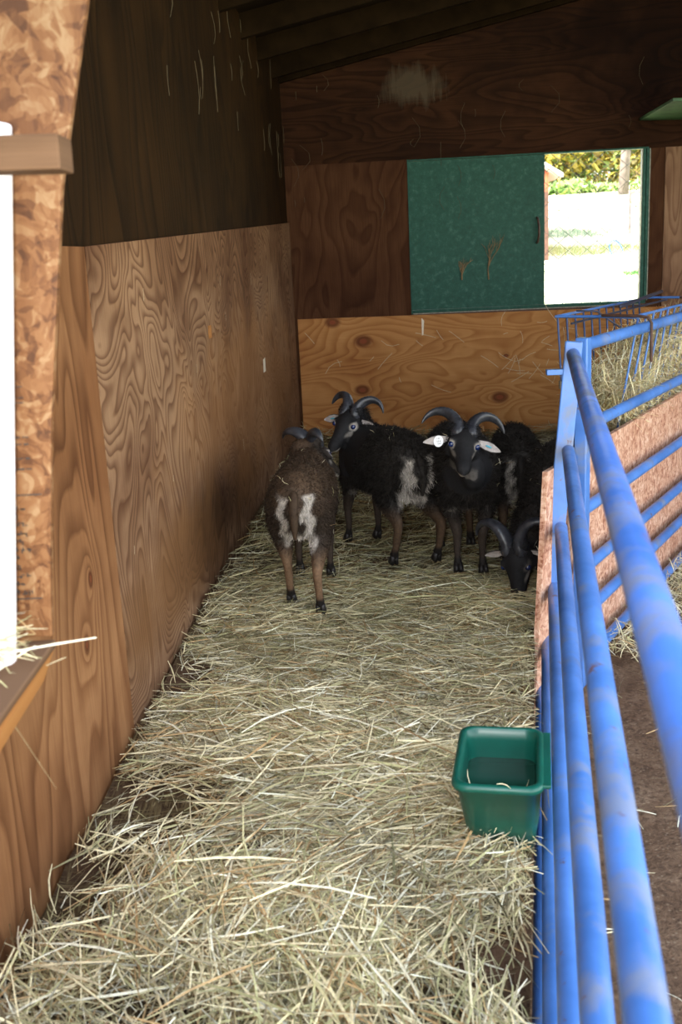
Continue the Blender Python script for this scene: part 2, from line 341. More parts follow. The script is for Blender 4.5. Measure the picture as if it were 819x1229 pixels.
# floor of the shelter
def terrain(name, xs, ys, hf, mat, kind='structure'):
    X, Y = np.meshgrid(xs, ys); Zz = hf(X, Y); V = np.stack([X, Y, Zz], -1).reshape(-1, 3); nx = len(xs); ny = len(ys)
    i = np.arange(nx * ny).reshape(ny, nx); f = np.stack([i[:-1, :-1], i[:-1, 1:], i[1:, 1:], i[1:, :-1]], -1).reshape(-1, 4)
    me = bpy.data.meshes.new(name); me.from_pydata(V.tolist(), [], f.tolist()); me.update(); o = link(name, me, mat, smooth=True); tag(o, kind=kind); return o
_ph = rng.uniform(0, 6.28, (24, 3)); _fr = rng.uniform(.8, 7, 24); _an = rng.uniform(0, 6.28, 24)
def nz(X, Y, k=24, s=1.0):
    r = 0
    for i in range(k): r = r + np.sin((X * np.cos(_an[i]) + Y * np.sin(_an[i])) * _fr[i] * s + _ph[i, 0]) / (1 + _fr[i] * .6)
    return r / 3.0
terrain('floor', np.linspace(-1.0, 5.0, 220), np.linspace(-.4, 7.28, 260), lambda X, Y: -.28 + .012 * nz(X, Y, s=3), M['dirt'])

# ------------------------------------------------------------------ gates
az1 = radians(11.44); D1 = np.array([sin(az1), cos(az1), 0])
rails1 = [(.763, .915), (.750, .603), (.727, .345), (.705, .137), (.683, -.045), (.664, -.20)]
YP = 3.25
gt = empty('tube_gate', (.68, YP, -.28), 'blue tubular gate running along the right edge of the pen from the foreground', 'gate')
for i, (x, z) in enumerate(rails1):
    e = np.array([x, YP, z]); a = e + D1 * (.02 - .0 * i); b = e - D1 * 3.75
    build('rail', G().loft([b, (a + b) / 2, a], [.0212] * 3, 20, round_caps=True), M['blue_rail_worn' if i == 0 else 'blue'], gt, smooth=True)
top = np.array([.778, YP + .055, .955]); bot = np.array([.664, YP + .02, -.25]); ax = top - bot; ax /= np.linalg.norm(ax)
sx = np.cross(ax, D1); sx /= np.linalg.norm(sx); sy = np.cross(sx, ax)
build('end_post', G().box((top + bot) / 2, (ax, sx, sy), (np.linalg.norm(top - bot) / 2, .028, .022)), M['blue'], gt, bevel=.004)
q = top - D1 * 3.8; q2 = bot - D1 * 3.8
build('end_post', G().box((q + q2) / 2, (ax, sx, sy), (np.linalg.norm(q - q2) / 2, .028, .022)), M['blue'], gt, bevel=.004)
lp = np.array([.752, YP + .05, .86]); build('latch_lug', G().box(lp + np.array([-.035, 0, 0]), ((1, 0, 0), (0, 1, 0), (0, 0, 1)), (.03, .012, .009)), M['blue'], gt, bevel=.002)
build('bolt', G().loft([lp + np.array([-.015, -.0, -.03]), lp + np.array([-.015, 0, -.055])], [.009, .009], 8), M['galv'], gt)

g2 = radians(32.18); D2 = np.array([sin(g2), cos(g2), 0]); N2 = np.array([cos(g2), -sin(g2), 0])     # N2 points to the aisle side
P2 = np.array([.834, 3.384, 0]); gp = lambda u, z, off=0: P2 + D2 * u + Z * z + N2 * off
gb = empty('tube_gate', tuple(gp(.5, -.28)), 'blue tubular steel gate angled away to the right with the hay feeder hooked on it', 'gate')
for z in (.935, .66, .372, .158, -.01, -.198):
    build('rail', G().loft([gp(-.01, z), gp(1.5, z), gp(3.2, z)], [.021] * 3, 20, round_caps=True), M['blue'], gb, smooth=True)
for u in (-.02, 3.2):
    build('end_post', G().box(gp(u, .345), (Z, D2, N2), (.615, .024, .021)), M['blue'], gb, bevel=.004)

# OSB sheet fixed to the pen side of the second gate
ob = G(); prism(ob, [gp(-.215, .545, -.05), gp(2.9, .585, -.05), gp(2.9, -.24, -.05), gp(-.33, -.26, -.05)], -N2 * .018)
tag(build('oriented_strand_board', ob, M['osb_pink'], bevel=.001), 'pinkish oriented strand board standing behind the rails of the angled blue gate', 'board')

# ------------------------------------------------------------------ wall hay feeder hooked over the angled gate
fe = empty('hay_feeder', tuple(gp(.9, .3, -.15)), 'blue wire basket hay feeder hooked over the top rail of the angled gate', 'feeder')
u0 = .74; u1 = 2.1
def fq(u, d, z): return gp(u, z, -d)
dd = .37
def rod(name, pts, r, mat, seg=8): return build(name, G().loft(pts, [r] * len(pts), seg, round_caps=True), M[mat], fe, smooth=True)
zt = .978
rod('top_rod', [fq(u0, dd, zt), fq(u1, dd, zt)], .006, 'blue')
rod('top_rod', [fq(u0, .05, zt - .004), fq(u1, .05, zt - .004)], .006, 'blue')
rod('end_rod', [fq(u0, dd, zt), fq(u0, dd * .5, zt - .002), fq(u0 - .04, .03, zt - .004)], .006, 'blue')
rod('end_rod', [fq(u1, dd, zt), fq(u1, .03, zt - .004)], .006, 'blue')
rod('middle_rod', [fq(u0 + .02, dd - .06, zt - .03), fq(u1, dd - .10, zt - .012)], .005, 'dark_rod')
rod('middle_rod', [fq(u0 + .55, dd - .10, zt + .004), fq(u1 + .2, dd - .02, zt + .02)], .009, 'dark_rod')
for u in (u0 - .05, u0 + 1.2):
    rod('hook', [fq(u + .03, .17, zt + .004), fq(u, .02, zt + .002), fq(u, -.018, zt - .004), fq(u, -.031, zt - .025), fq(u + .01, -.031, zt - .17)], .006, 'rust_rod')
rod('brace', [fq(u0 + .2, dd - .02, zt + .01), fq(u0 + .22, dd - .1, zt + .005), fq(u0 + .28, dd - .2, zt - .08)], .004, 'dark_rod')
for k in range(12):
    u = u0 + .02 + k * .108
    rod('basket_rod', [fq(u, dd, zt), fq(u, dd - .02, zt - .3), fq(u, dd - .17, .48)], .0045, 'blue_dark')
for k in range(13):
    u = u0 + .06 + k * .115
    rod('basket_rod', [fq(u, .05, zt - .004), fq(u - .005, .09, zt - .25), fq(u - .01, .13, .48)], .0045, 'blue')
rod('bottom_rod', [fq(u0, .165, .48), fq(u1, .165, .48)], .006, 'blue')

# ------------------------------------------------------------------ straw maker
PAL = np.array([(.90, .79, .50), (.82, .71, .44), (.95, .89, .68), (.62, .55, .30), (.50, .47, .24), (.52, .34, .16), (.72, .60, .37)])
def straws(n, pos, theta, pitch, L, w, curl=.25, pal=PAL, pw=None, zlim=None):
    """ribbons with 4 cross sections; pos (n,3) centre"""
    s = np.linspace(-.5, .5, 4)[None, :, None]
    d = np.stack([np.cos(theta) * np.cos(pitch), np.sin(theta) * np.cos(pitch), np.sin(pitch)], -1)[:, None, :]
    side = np.stack([-np.sin(theta), np.cos(theta), np.zeros(n)], -1)[:, None, :]
    up = np.cross(d, side)
    c1 = (rng.normal(0, curl, n) * L)[:, None, None]; c2 = (rng.normal(0, curl * .35, n) * L)[:, None, None]
    P = pos[:, None, :] + d * s * L[:, None, None] + side * (s ** 2 - .1) * c1 + up * (.1 - s ** 2) * np.abs(c2)
    if zlim is not None: P[:, :, 2] = np.maximum(P[:, :, 2], zlim(P[:, :, 0], P[:, :, 1]))
    roll = rng.uniform(-.9, .9, n)[:, None, None]; wv = side * np.cos(roll) - up * np.sin(roll)
    ww = (w[:, None] * np.array([.6, 1, 1, .5])[None, :])[:, :, None] * .5
    V = np.empty((n, 8, 3)); V[:, 0::2] = P - wv * ww; V[:, 1::2] = P + wv * ww
    ci = rng.choice(len(pal), n, p=pw); col = pal[ci] * rng.uniform(.75, 1.12, (n, 1)) 
    return V, np.clip(col, 0, 1)

def right_edge(y):   # boundary of the pen at floor level
    return np.where(y < 3.24, .641 + (y - 3.25) * .2024, np.minimum(.834 + (y - 3.384) * .629 - .12, 4.2))
def left_edge(y): return -.838 + .0774 * y + .027
PATCH = [(-.50, 2.20, .22, .2), (-.60, 1.9, .13, .2), (.26, 1.62, .09, .09), (.12, 1.50, .09, .05), (-.42, 1.50, .12, .06), (-.30, 2.0, .12, .04), (-.50, 3.0, .08, .12), (.02, 1.38, .1, .04)]
def bare(X, Y):
    b = 0
    for (x, y, rx, ry) in PATCH: b = np.maximum(b, np.exp(-(((X - x) / rx) ** 2 + ((Y - y) / ry) ** 2)))
    return b
def hz(X, Y):
    e = np.minimum(X - left_edge(Y), 1.0); rr = right_edge(Y) - X
    return -.035 + .022 * nz(X, Y, s=1.6) + .010 * nz(X, Y, s=6) + .05 * np.exp(-np.abs(e) / .12) * np.clip((Y - 2.6), 0, 1) + .03 * np.clip((Y - 4.5) / 2, 0, 1) - .035 * bare(X, Y)
# bedding mat
ys = np.linspace(.9, 7.26, 260); ts = np.linspace(0, 1, 130)
Yg, Tg = np.meshgrid(ys, ts, indexing='ij'); Xg = left_edge(Yg) - .005 + Tg * (right_edge(Yg) - left_edge(Yg) + .0); Zg = hz(Xg, Yg); Yg = Yg - .0774 * (Xg + .27) * np.clip((Yg - 5) / 2, 0, 1.1) - .02
V = np.stack([Xg, Yg, Zg], -1).reshape(-1, 3); i = np.arange(260 * 130).reshape(260, 130)
f = np.stack([i[:-1, :-1], i[:-1, 1:], i[1:, 1:], i[1:, :-1]], -1).reshape(-1, 4)[:, ::-1]
me = bpy.data.meshes.new('bedding_mat'); me.from_pydata(V.tolist(), [], f.tolist()); me.update()
tag(link('bedding_mat', me, M['hay_mat'], smooth=True), 'trodden brown bedding layer showing between the loose hay strands', 'bedding', kind='stuff')
def scatter(n, y0, y1, Lr, wr_, zr, seedp):
    y = rng.uniform(y0, y1, n * 2); x = rng.uniform(0, 1, n * 2) * (right_edge(y) - left_edge(y) - .03) + left_edge(y) + .015
    keep = rng.uniform(0, 1, n * 2) > bare(x, y) * .93; x = x[keep][:n]; y = y[keep][:n]; n = len(x)
    dens = .5 + .5 * np.tanh(nz(x, y, s=2.3) * 2.5)
    th = nz(x + 7, y, 9, .55) * 5 + .6 + rng.normal(0, .6, n) + (rng.uniform(0, 1, n) < .42) * rng.uniform(0, pi, n)
    L = rng.uniform(*Lr, n) * rng.choice([.6, 1, 1, 1.5], n); w = rng.uniform(*wr_, n)
    z = hz(x, y) + rng.uniform(0, 1, n) ** 1.5 * zr * (.35 + dens) + .004
    # keep strands clear of the boards
    half = .5 * np.abs(np.cos(th)) * L; 
    hy2 = .35 * L * np.sin(th); hx2 = .35 * L * np.cos(th); bb = np.maximum(bare(x + hx2, y + hy2), bare(x - hx2, y - hy2))
    ok = (rng.uniform(0, 1, n) > bb * .8) & (x - half > left_edge(y) - .006) & (x + half < right_edge(y) + .015) & (y < 7.2 - .0774 * (x + .27)); x, y, z, th, L, w, dens = x[ok], y[ok], z[ok], th[ok], L[ok], w[ok], dens[ok]; n = len(x)
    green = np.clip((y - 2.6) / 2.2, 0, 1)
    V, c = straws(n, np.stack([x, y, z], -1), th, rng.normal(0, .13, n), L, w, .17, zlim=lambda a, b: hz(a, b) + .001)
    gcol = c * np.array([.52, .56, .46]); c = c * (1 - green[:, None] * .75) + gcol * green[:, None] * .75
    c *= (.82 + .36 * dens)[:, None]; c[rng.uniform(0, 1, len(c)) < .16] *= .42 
    return V, c
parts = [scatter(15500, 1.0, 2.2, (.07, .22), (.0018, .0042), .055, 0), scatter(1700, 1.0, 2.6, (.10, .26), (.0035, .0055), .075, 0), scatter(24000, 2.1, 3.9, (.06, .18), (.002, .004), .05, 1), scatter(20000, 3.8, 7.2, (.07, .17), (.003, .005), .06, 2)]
V = np.concatenate([a for a, b in parts]); c = np.concatenate([b for a, b in parts])
tag(link('loose_hay', quads_mesh('loose_hay', V, 8, 3, c), M['straw']), 'pale loose hay strands spread over the floor of the pen', 'hay', kind='stuff')
# feeder hay
n = 9500; u = rng.uniform(u0 + .02, u1 + .4, n); tt = rng.uniform(0, 1, n); z = .47 + tt * (.24 + .16 * np.clip((u - u0 - .1) / .6, 0, 1)); d = .18 + (rng.uniform(-1, 1, n)) * (.05 + .11 * tt)
pos = np.array([gp(a, b, -c_) for a, b, c_ in zip(u, z, d)])
V, c = straws(n, pos, rng.uniform(0, pi, n), rng.normal(0, .7, n), rng.uniform(.07, .22, n), rng.uniform(.002, .0042, n), .3); c = np.clip(c * 1.15, 0, 1)
tag(link('feeder_hay', quads_mesh('feeder_hay', V, 8, 3, c), M['straw']), 'hay filling the blue wire basket feeder', 'hay', kind='stuff')
# straws and tufts in the aisle
n = 260; y = rng.uniform(1.2, 4.6, n); x = rng.uniform(0, 1, n) * 1.3 + .70 + (y - 3.25) * .3 + .06
V1, c1 = straws(n, np.stack([x, y, np.full(n, -.255)], -1), rng.uniform(0, pi, n), rng.normal(0, .06, n), rng.uniform(.05, .2, n), rng.uniform(.002, .004, n), .35)
n = 1500; u = rng.uniform(.25, 2.2, n); k = rng.uniform(0, 1, n) ** 1.6
pos = np.array([gp(a, -.26 + .10 * (1 - b) * cc, .015 + .16 * b) for a, b, cc in zip(u, k, rng.uniform(0, 1, n))])
V2, c2 = straws(n, pos, rng.uniform(0, pi, n), rng.normal(0, .45, n), rng.uniform(.05, .13, n), rng.uniform(.002, .004, n), .3, zlim=lambda a, b: a * 0 - .268)
tag(link('aisle_hay', quads_mesh('aisle_hay', np.concatenate([V1, V2]), 8, 3, np.concatenate([c1, c2])), M['straw']), 'hay scraps on the brown dirt beyond the blue rails', 'hay', kind='stuff')

# ------------------------------------------------------------------ straws stuck on the walls
n = 46; uu = np.concatenate([rng.uniform(1.35, 2.05, 34), rng.uniform(.1, 1.3, 12)]); zz = np.concatenate([rng.uniform(.35, .82, 34), rng.uniform(.3, .8, 12)])
pts = np.array([wb(a, b, .0205) for a, b in zip(uu, zz)]); ang = rng.uniform(0, 2 * pi, n); L = rng.uniform(.03, .16, n)
Vs = []
for p, a, l in zip(pts, ang, L):
    s = np.linspace(-.5, .5, 4); kx = rng.normal(0, .25) * l
    P = [p + B * (cos(a) * q * l - sin(a) * kx * q * q) + Z * (sin(a) * q * l + cos(a) * kx * q * q) for q in s]
    sd = (-sin(a) * B + cos(a) * Z) * .0014; Vs.append([v for q in P for v in (q - sd, q + sd)])
pts2 = [(rng.uniform(2.75, 6.5), rng.uniform(.4, 1.45)) for _ in range(16)]
for (y, z) in pts2:
    p = wl(y, z, .017); a = pi / 2 + rng.normal(0, .5); l = rng.uniform(.02, .06)
    Vs.append([v for q in np.linspace(-.5, .5, 4) for v in (p + W * cos(a) * q * l + Z * sin(a) * q * l - W * .0014, p + W * cos(a) * q * l + Z * sin(a) * q * l + W * .0014)])
Vs = np.array(Vs); tag(link('clinging_straws', quads_mesh('clinging_straws', Vs, 8, 3, np.tile((.62, .53, .34), (len(Vs), 1))), M['straw']), 'thin straws clinging to the plywood walls', 'straw', kind='stuff')
# cobwebs and hanging straws below the roof
Vs = []
for _ in range(60):
    if rng.uniform() < .5: p = wb(rng.uniform(0, 2.4), 0, .02 + rng.uniform(0, .03)); p[2] = cz(0) + rng.uniform(-.9, -.05)
    else: y = rng.uniform(3.4, 7.1); p = wl(y, rng.uniform(1.9, 2.5), .02)
    l = rng.uniform(.03, .2); s = np.linspace(0, 1, 4); k = rng.normal(0, .25, 2)
    P = [p + Z * (-q * l) + (W if p[1] < 7 else B) * (k[0] * l * sin(q * 3)) for q in s]
    Vs.append([v for q in P for v in (q - (W + B) * .0012, q + (W + B) * .0012)])
Vs = np.array(Vs); tag(link('cobweb', quads_mesh('cobweb', Vs, 8, 3, np.tile((.07, .055, .035), (len(Vs), 1))), M['webs']), 'dusty cobweb strands hanging under the dark roof', 'cobweb', kind='stuff')

# ------------------------------------------------------------------ window with sliding green shutter
wn = empty('window_1', tuple(wb(1.6, .86)), kind='structure')
def wbox(name, u0_, u1_, z0, z1, o0, o1, mat, par=None, bevel=0):
    return build(name, prism(G(), [wb(u0_, z0, o0), wb(u1_, z0, o0), wb(u1_, z1, o0), wb(u0_, z1, o0)], W * (o0 - o1)), M[mat], par or wn, bevel=bevel)
wbox('track', .845, 2.44, .853, .873, .012, -.05, 'green_paint', bevel=.002)
wbox('sill', .85, 2.40, .846, .8515, .018, -.04, 'trim_pale')
wbox('track', .838, 2.44, 1.862, 1.872, .010, -.05, 'green_paint', bevel=.002)
wbox('jamb', 2.405, 2.425, .873, 1.862, .006, -.05, 'green_paint', bevel=.002)
wbox('jamb', 2.427, 2.447, .873, 1.862, .012, -.05, 'green_paint', bevel=.002)
wbox('edge_strip', 2.4475, 2.4535, .873, 1.862, .007, -.01, 'trim_pale')
wbox('edge_strip', 2.4, 2.4045, .873, 1.862, .0, -.05, 'trim_pale')
wbox('jamb', .836, .846, .846, 1.874, .008, -.05, 'green_paint')
wbox('shutter', .846, 1.757, .874, 1.861, -.004, -.022, 'green_paint', bevel=.002)
hp = [wb(1.705, 1.455, -.002), wb(1.708, 1.45, .022), wb(1.716, 1.40, .034), wb(1.716, 1.34, .034), wb(1.708, 1.295, .022), wb(1.705, 1.29, -.002)]
build('handle', G().loft(hp, [.008] * 6, 8), M['rust_rod'], wn, smooth=True)
# chain link over the opening
g = G(); pu, pz, r = .130, .108, .0027
def zig(k, uoff):
    pts = []
    z = .85; s = 0
    while z < 1.92:
        pts.append(wb(uoff + (pu / 2 if (s + 0) % 2 else 0), z, -.062 - (.003 if s % 2 else 0))); z += pz / 2; s += 1
    return pts
for k in range(8):
    base = 1.60 + k * pu
    P = zig(k, base); P2_ = [q + 0 for q in P]
    g.loft(P, [r] * len(P), 5)
    Q = []
    for s, q in enumerate(P): Q.append(wb(base + (pu / 2 if (s + 1) % 2 else 0) - pu / 2 + pu / 2 - (pu / 2), q[2], -.066 + (.003 if s % 2 else 0)))
    g.loft(Q, [r] * len(Q), 5)
build('wire_mesh', g, M['galv'], wn)
# twig caught on the shutter
def twig(u, z, h, lab):
    g = G(); b = wb(u, z, .008)
    def br_(p, d, l, r, dep):
        e = p + d * l; m = (p + e) / 2 + B * random.uniform(-.1, .1) * l; g.loft([p, m, e], [r, r * .85, r * .6], 5)
        if dep:
            for _ in range(2 + (dep > 1)):
                a = random.uniform(-.55, .55); dd_ = d * cos(a) + np.cross(W, d) * sin(a); br_(p + d * l * random.uniform(.4, 1), dd_ / np.linalg.norm(dd_), l * random.uniform(.5, .8), r * .6, dep - 1)
    br_(b, Z * .99 + B * .05, h * .5, .0045, 3); tag(build('dried_weed', g, M['straw_twig']), lab, 'dried weed')
M['straw_twig'] = plain('twig', (.24, .15, .07), .8, .3, 30)
random.seed(3); twig(1.375, 1.06, .30, 'taller brown dried weed stuck to the middle of the green shutter'); twig(1.19, 1.065, .17, 'short curled brown dried weed stuck low on the green shutter, left of the taller one')
# green shelf high on the right of the back wall
g = G(); prism(g, [wb(2.37, 2.035, .02), wb(4.4, 1.98, .02), wb(4.4, 1.98, .9), wb(2.37, 2.035, .9)], Z * .018)
tag(build('wall_shelf', g, M['shelf_green'], bevel=.002), 'green shelf board jutting from the dark back wall above right of the window', 'shelf')
# small marks on the walls
build('pale_scrap', prism(G(), [wb(.905, .70, .018), wb(.915, .70, .018), wb(.922, .80, .018), wb(.905, .82, .018)], W * .001), M['paper'])
tag(bpy.data.objects['pale_scrap'], 'thin white scrap hanging on the plywood just below the green shutter', 'scrap')
g = prism(G(), [wl(5.62, .66, .016), wl(5.70, .66, .016), wl(5.70, .735, .016), wl(5.63, .73, .016)], -B * .001)
tag(build('paper_scrap', g, M['paper']), 'small pale paper scrap stuck on the left plywood wall near the far corner', 'scrap')
g = G().box(wl(4.2, .985, .0155), (W, Z, B), (.028, .026, .0015)); tag(build('wood_patch', g, M['ply_light'], bevel=.001), 'small orange wood plug set in the left plywood wall', 'wood plug')

# ------------------------------------------------------------------ wall hay rack at the left edge of the view
rk = empty('wall_hay_rack', (-.6, 1.0, .72), 'hay rack on the near left wall with a strand board end and a timber rail', 'hay rack')
yp = 1.40
g = G(); prism(g, [(-.725, yp, 1.95), (-.245, yp, 1.95), (-.288, yp, 1.58), (-.345, yp, 1.36), (-.395, yp, 1.05), (-.425, yp, .80), (-.430, yp, .735), (-.725, yp, .735)], (0, .016, 0))
pn = build('end_board', g, M['osb'], rk, bevel=.002)
g = G()
random.seed(5)
def stamp(px, pz, w, h): g.box((px, yp - .0012, pz), ((1, 0, 0), (0, 0, 1), (0, 1, 0)), (w / 2, h / 2, .0006))
for r_i in range(11):
    zc = .93 - r_i * .0125; 
    for c_i in range(random.randint(2, 4)):
        xx = -.480 + .0095 * c_i + .001 * r_i
        for _k in range(3): stamp(xx + random.uniform(-.003, .003), zc + random.uniform(-.003, .003), *random.choice([(.006, .0011), (.0011, .006), (.004, .0011)]))
for zc in (1.1, 1.085, 1.03, 1.02, 1.0, .985):
    for c_i in range(3): stamp(-.455 + .011 * c_i, zc, random.uniform(.006, .010), random.choice([.0012, .002]))
for zc, a_, b_ in ((1.078, -.462, -.43), (.948, -.47, -.42), (.795, -.475, -.437)): stamp((a_ + b_) / 2, zc, b_ - a_, .0014)
build('printed_stamp', g, M['ink'], pn)
shelf_z = .725
g = G(); g.box((-.572, .55, shelf_z - .006), ((1, 0, 0), (0, 1, 0), (0, 0, 1)), (.142, .865, .006)); build('base_board', g, M['lumber'], rk, bevel=.002)
g = G(); prism(g, [(-.430, -.3, .719), (-.430, 1.4155, .719), (-.455, 1.4155, .66), (-.455, -.3, .60)], (-.014, 0, 0)); build('front_lip', g, M['ply_light'], rk, bevel=.001)
g = G().box((-.62, 1.262, 1.39), ((1, 0, -.02), (0, 1, 0), (.02, 0, 1)), (.318, .032, .0195)); build('timber_rail', g, M['lumber'], rk, bevel=.002)
pv = G(); a_ = np.array([-.4075, 1.335, 1.432]); b_ = np.array([-.495, 1.335, .675])
ao = np.array([0., 0, 0]); pv.loft([b_ + ao, (a_ + b_) / 2 + ao, a_ + ao], [.0245] * 3, 24, round_caps=False)
tag(build('plastic_pipe', pv, M['pvc'], smooth=False, bevel=.003), 'white plastic pipe standing upright at the left edge behind a timber rail', 'pipe')
n = 420; k = rng.uniform(0, 1, n); x = -.455 - rng.uniform(0, .2, n); y = rng.uniform(1.24, 1.375, n); z = .735 + rng.uniform(0, .065, n) * np.clip(1 - (x + .5) * 6, .3, 1)
V1, c1 = straws(n, np.stack([x, y, z], -1), rng.uniform(-.5, 1.2, n), rng.normal(0, .35, n), rng.uniform(.03, .09, n), rng.uniform(.0013, .0026, n), .3, zlim=lambda a, b: a * 0 + .728)
V2, c2 = straws(3, np.array([(-.42, 1.3, .757), (-.455, 1.3, .62), (-.41, 1.34, .72)]), np.array([.05, .1, .2]), np.array([.12, -1.15, .3]), np.array([.16, .17, .03]), np.array([.003, .0016, .0018]), .05, pw=[.3, .3, .4, 0, 0, 0, 0])
tag(link('rack_hay', quads_mesh('rack_hay', np.concatenate([V1, V2]), 8, 3, np.concatenate([c1, c2])), M['straw']), 'tuft of hay on the rack base beside the white pipe', 'hay', kind='stuff')

# ------------------------------------------------------------------ green feed bucket with water
u_ = np.array([cos(az1), -sin(az1), 0]); v_ = D1; FL = np.array([.203, 1.925, 0])
def rrect(w0, w1, l0, l1, z, r, n=6):
    pts = []
    for (cx_, cy_, a0) in ((w1 - r, l1 - r, 0), (w0 + r, l1 - r, 90), (w0 + r, l0 + r, 180), (w1 - r, l0 + r, 270)):
        for i in range(n + 1):
            a = radians(a0 + 90 * i / n); pts.append(FL + u_ * (cx_ + r * cos(a)) + v_ * (cy_ + r * sin(a)) + Z * z)
    return pts
def shell(g, loops, close=True):
    m = len(loops[0]); V = [p for l in loops for p in l]; f = []
    for i in range(len(loops) - 1):
        for k in range(m): f.append((i * m + k, i * m + (k + 1) % m, (i + 1) * m + (k + 1) % m, (i + 1) * m + k))
    if close: f.append(tuple(range(m))[::-1]); f.append(tuple(range((len(loops) - 1) * m, len(loops) * m)))
    return g.add(V, f)
bw, bl = .190, .285
bk = empty('feed_bucket', tuple(FL + u_ * .1 + v_ * .13 + Z * -.03), 'square green plastic feed bucket of water standing in the hay by the gate', 'bucket')
L_ = [rrect(.030, bw - .020, .092, bl - .03, -.035, .03), rrect(.018, bw - .010, .055, bl - .016, .05, .03), rrect(.007, bw - .004, .014, bl - .006, .148, .03), rrect(.0, bw, .0, bl, .153, .032), rrect(-.003, bw + .002, -.003, bl + .003, .161, .034),
      rrect(.0, bw, .0, bl, .168, .032), rrect(.008, bw - .008, .008, bl - .008, .171, .03), rrect(.013, bw - .013, .013, bl - .013, .168, .03), rrect(.016, bw - .016, .022, bl - .016, .14, .028), rrect(.024, bw - .018, .06, bl - .024, .05, .028), rrect(.036, bw - .026, .096, bl - .038, -.02, .026)]
build('tub', shell(G(), L_), M['plastic'], bk, smooth=True)
g = shell(G(), [rrect(.0195, bw - .018, .038, bl - .02, .098, .026), rrect(.0195, bw - .018, .038, bl - .02, .0985, .026)]); build('water', g, M['water'], bk)
g = G().box(FL + u_ * (bw + .006) + v_ * (bl / 2) + Z * .164, (u_, v_, Z), (.010, bl / 2 - .02, .004)); build('hanging_flange', g, M['plastic'], bk, bevel=.002)
Vs, cs = straws(6, np.array([FL + u_ * .12 + v_ * .09 + Z * .102, FL + u_ * .15 + v_ * .12 + Z * .104, FL + u_ * .03 + v_ * .1 + Z * .13, FL + u_ * .11 + v_ * .0 + Z * .176, FL + u_ * .14 + v_ * .07 + Z * .101, FL + u_ * .2 + v_ * .02 + Z * .14]), np.array([.1, 1.0, 1.7, -.4, 2.2, 1.3]), np.array([.02, .2, .5, -.2, .1, -1.0]), np.array([.12, .06, .05, .03, .05, .09]), np.full(6, .0022), .5)
tag(link('bucket_straws', quads_mesh('bucket_straws', Vs, 8, 3, cs), M['straw']), 'few straws floating in and clinging to the green bucket', 'straw', kind='stuff')

# ------------------------------------------------------------------ sheep: one continuous body each, with fleece, horns, ears, eyes, tail, hooves and tags as parts
def smooth01(a, b, x): t_ = np.clip((x - a) / (b - a), 0, 1); return t_ * t_ * (3 - 2 * t_)
def remesh(g, voxel, it=5):
    me = g.mesh('tmp'); o = bpy.data.objects.new('tmp', me); COL.objects.link(o)
    m = o.modifiers.new('r', 'REMESH'); m.mode = 'VOXEL'; m.voxel_size = voxel; m.adaptivity = 0
    m = o.modifiers.new('s', 'SMOOTH'); m.factor = .5; m.iterations = it
    dg = bpy.context.evaluated_depsgraph_get(); dg.update(); ev = o.evaluated_get(dg); out = bpy.data.meshes.new_from_object(ev)
    bpy.data.objects.remove(o); bpy.data.meshes.remove(me); return out
BLACK = np.array((.012, .0095, .008)); DKBR = np.array((.035, .024, .017)); TAN = np.array((.21, .125, .07)); PALE = np.array((.52, .47, .42)); GREY = np.array((.13, .115, .10))

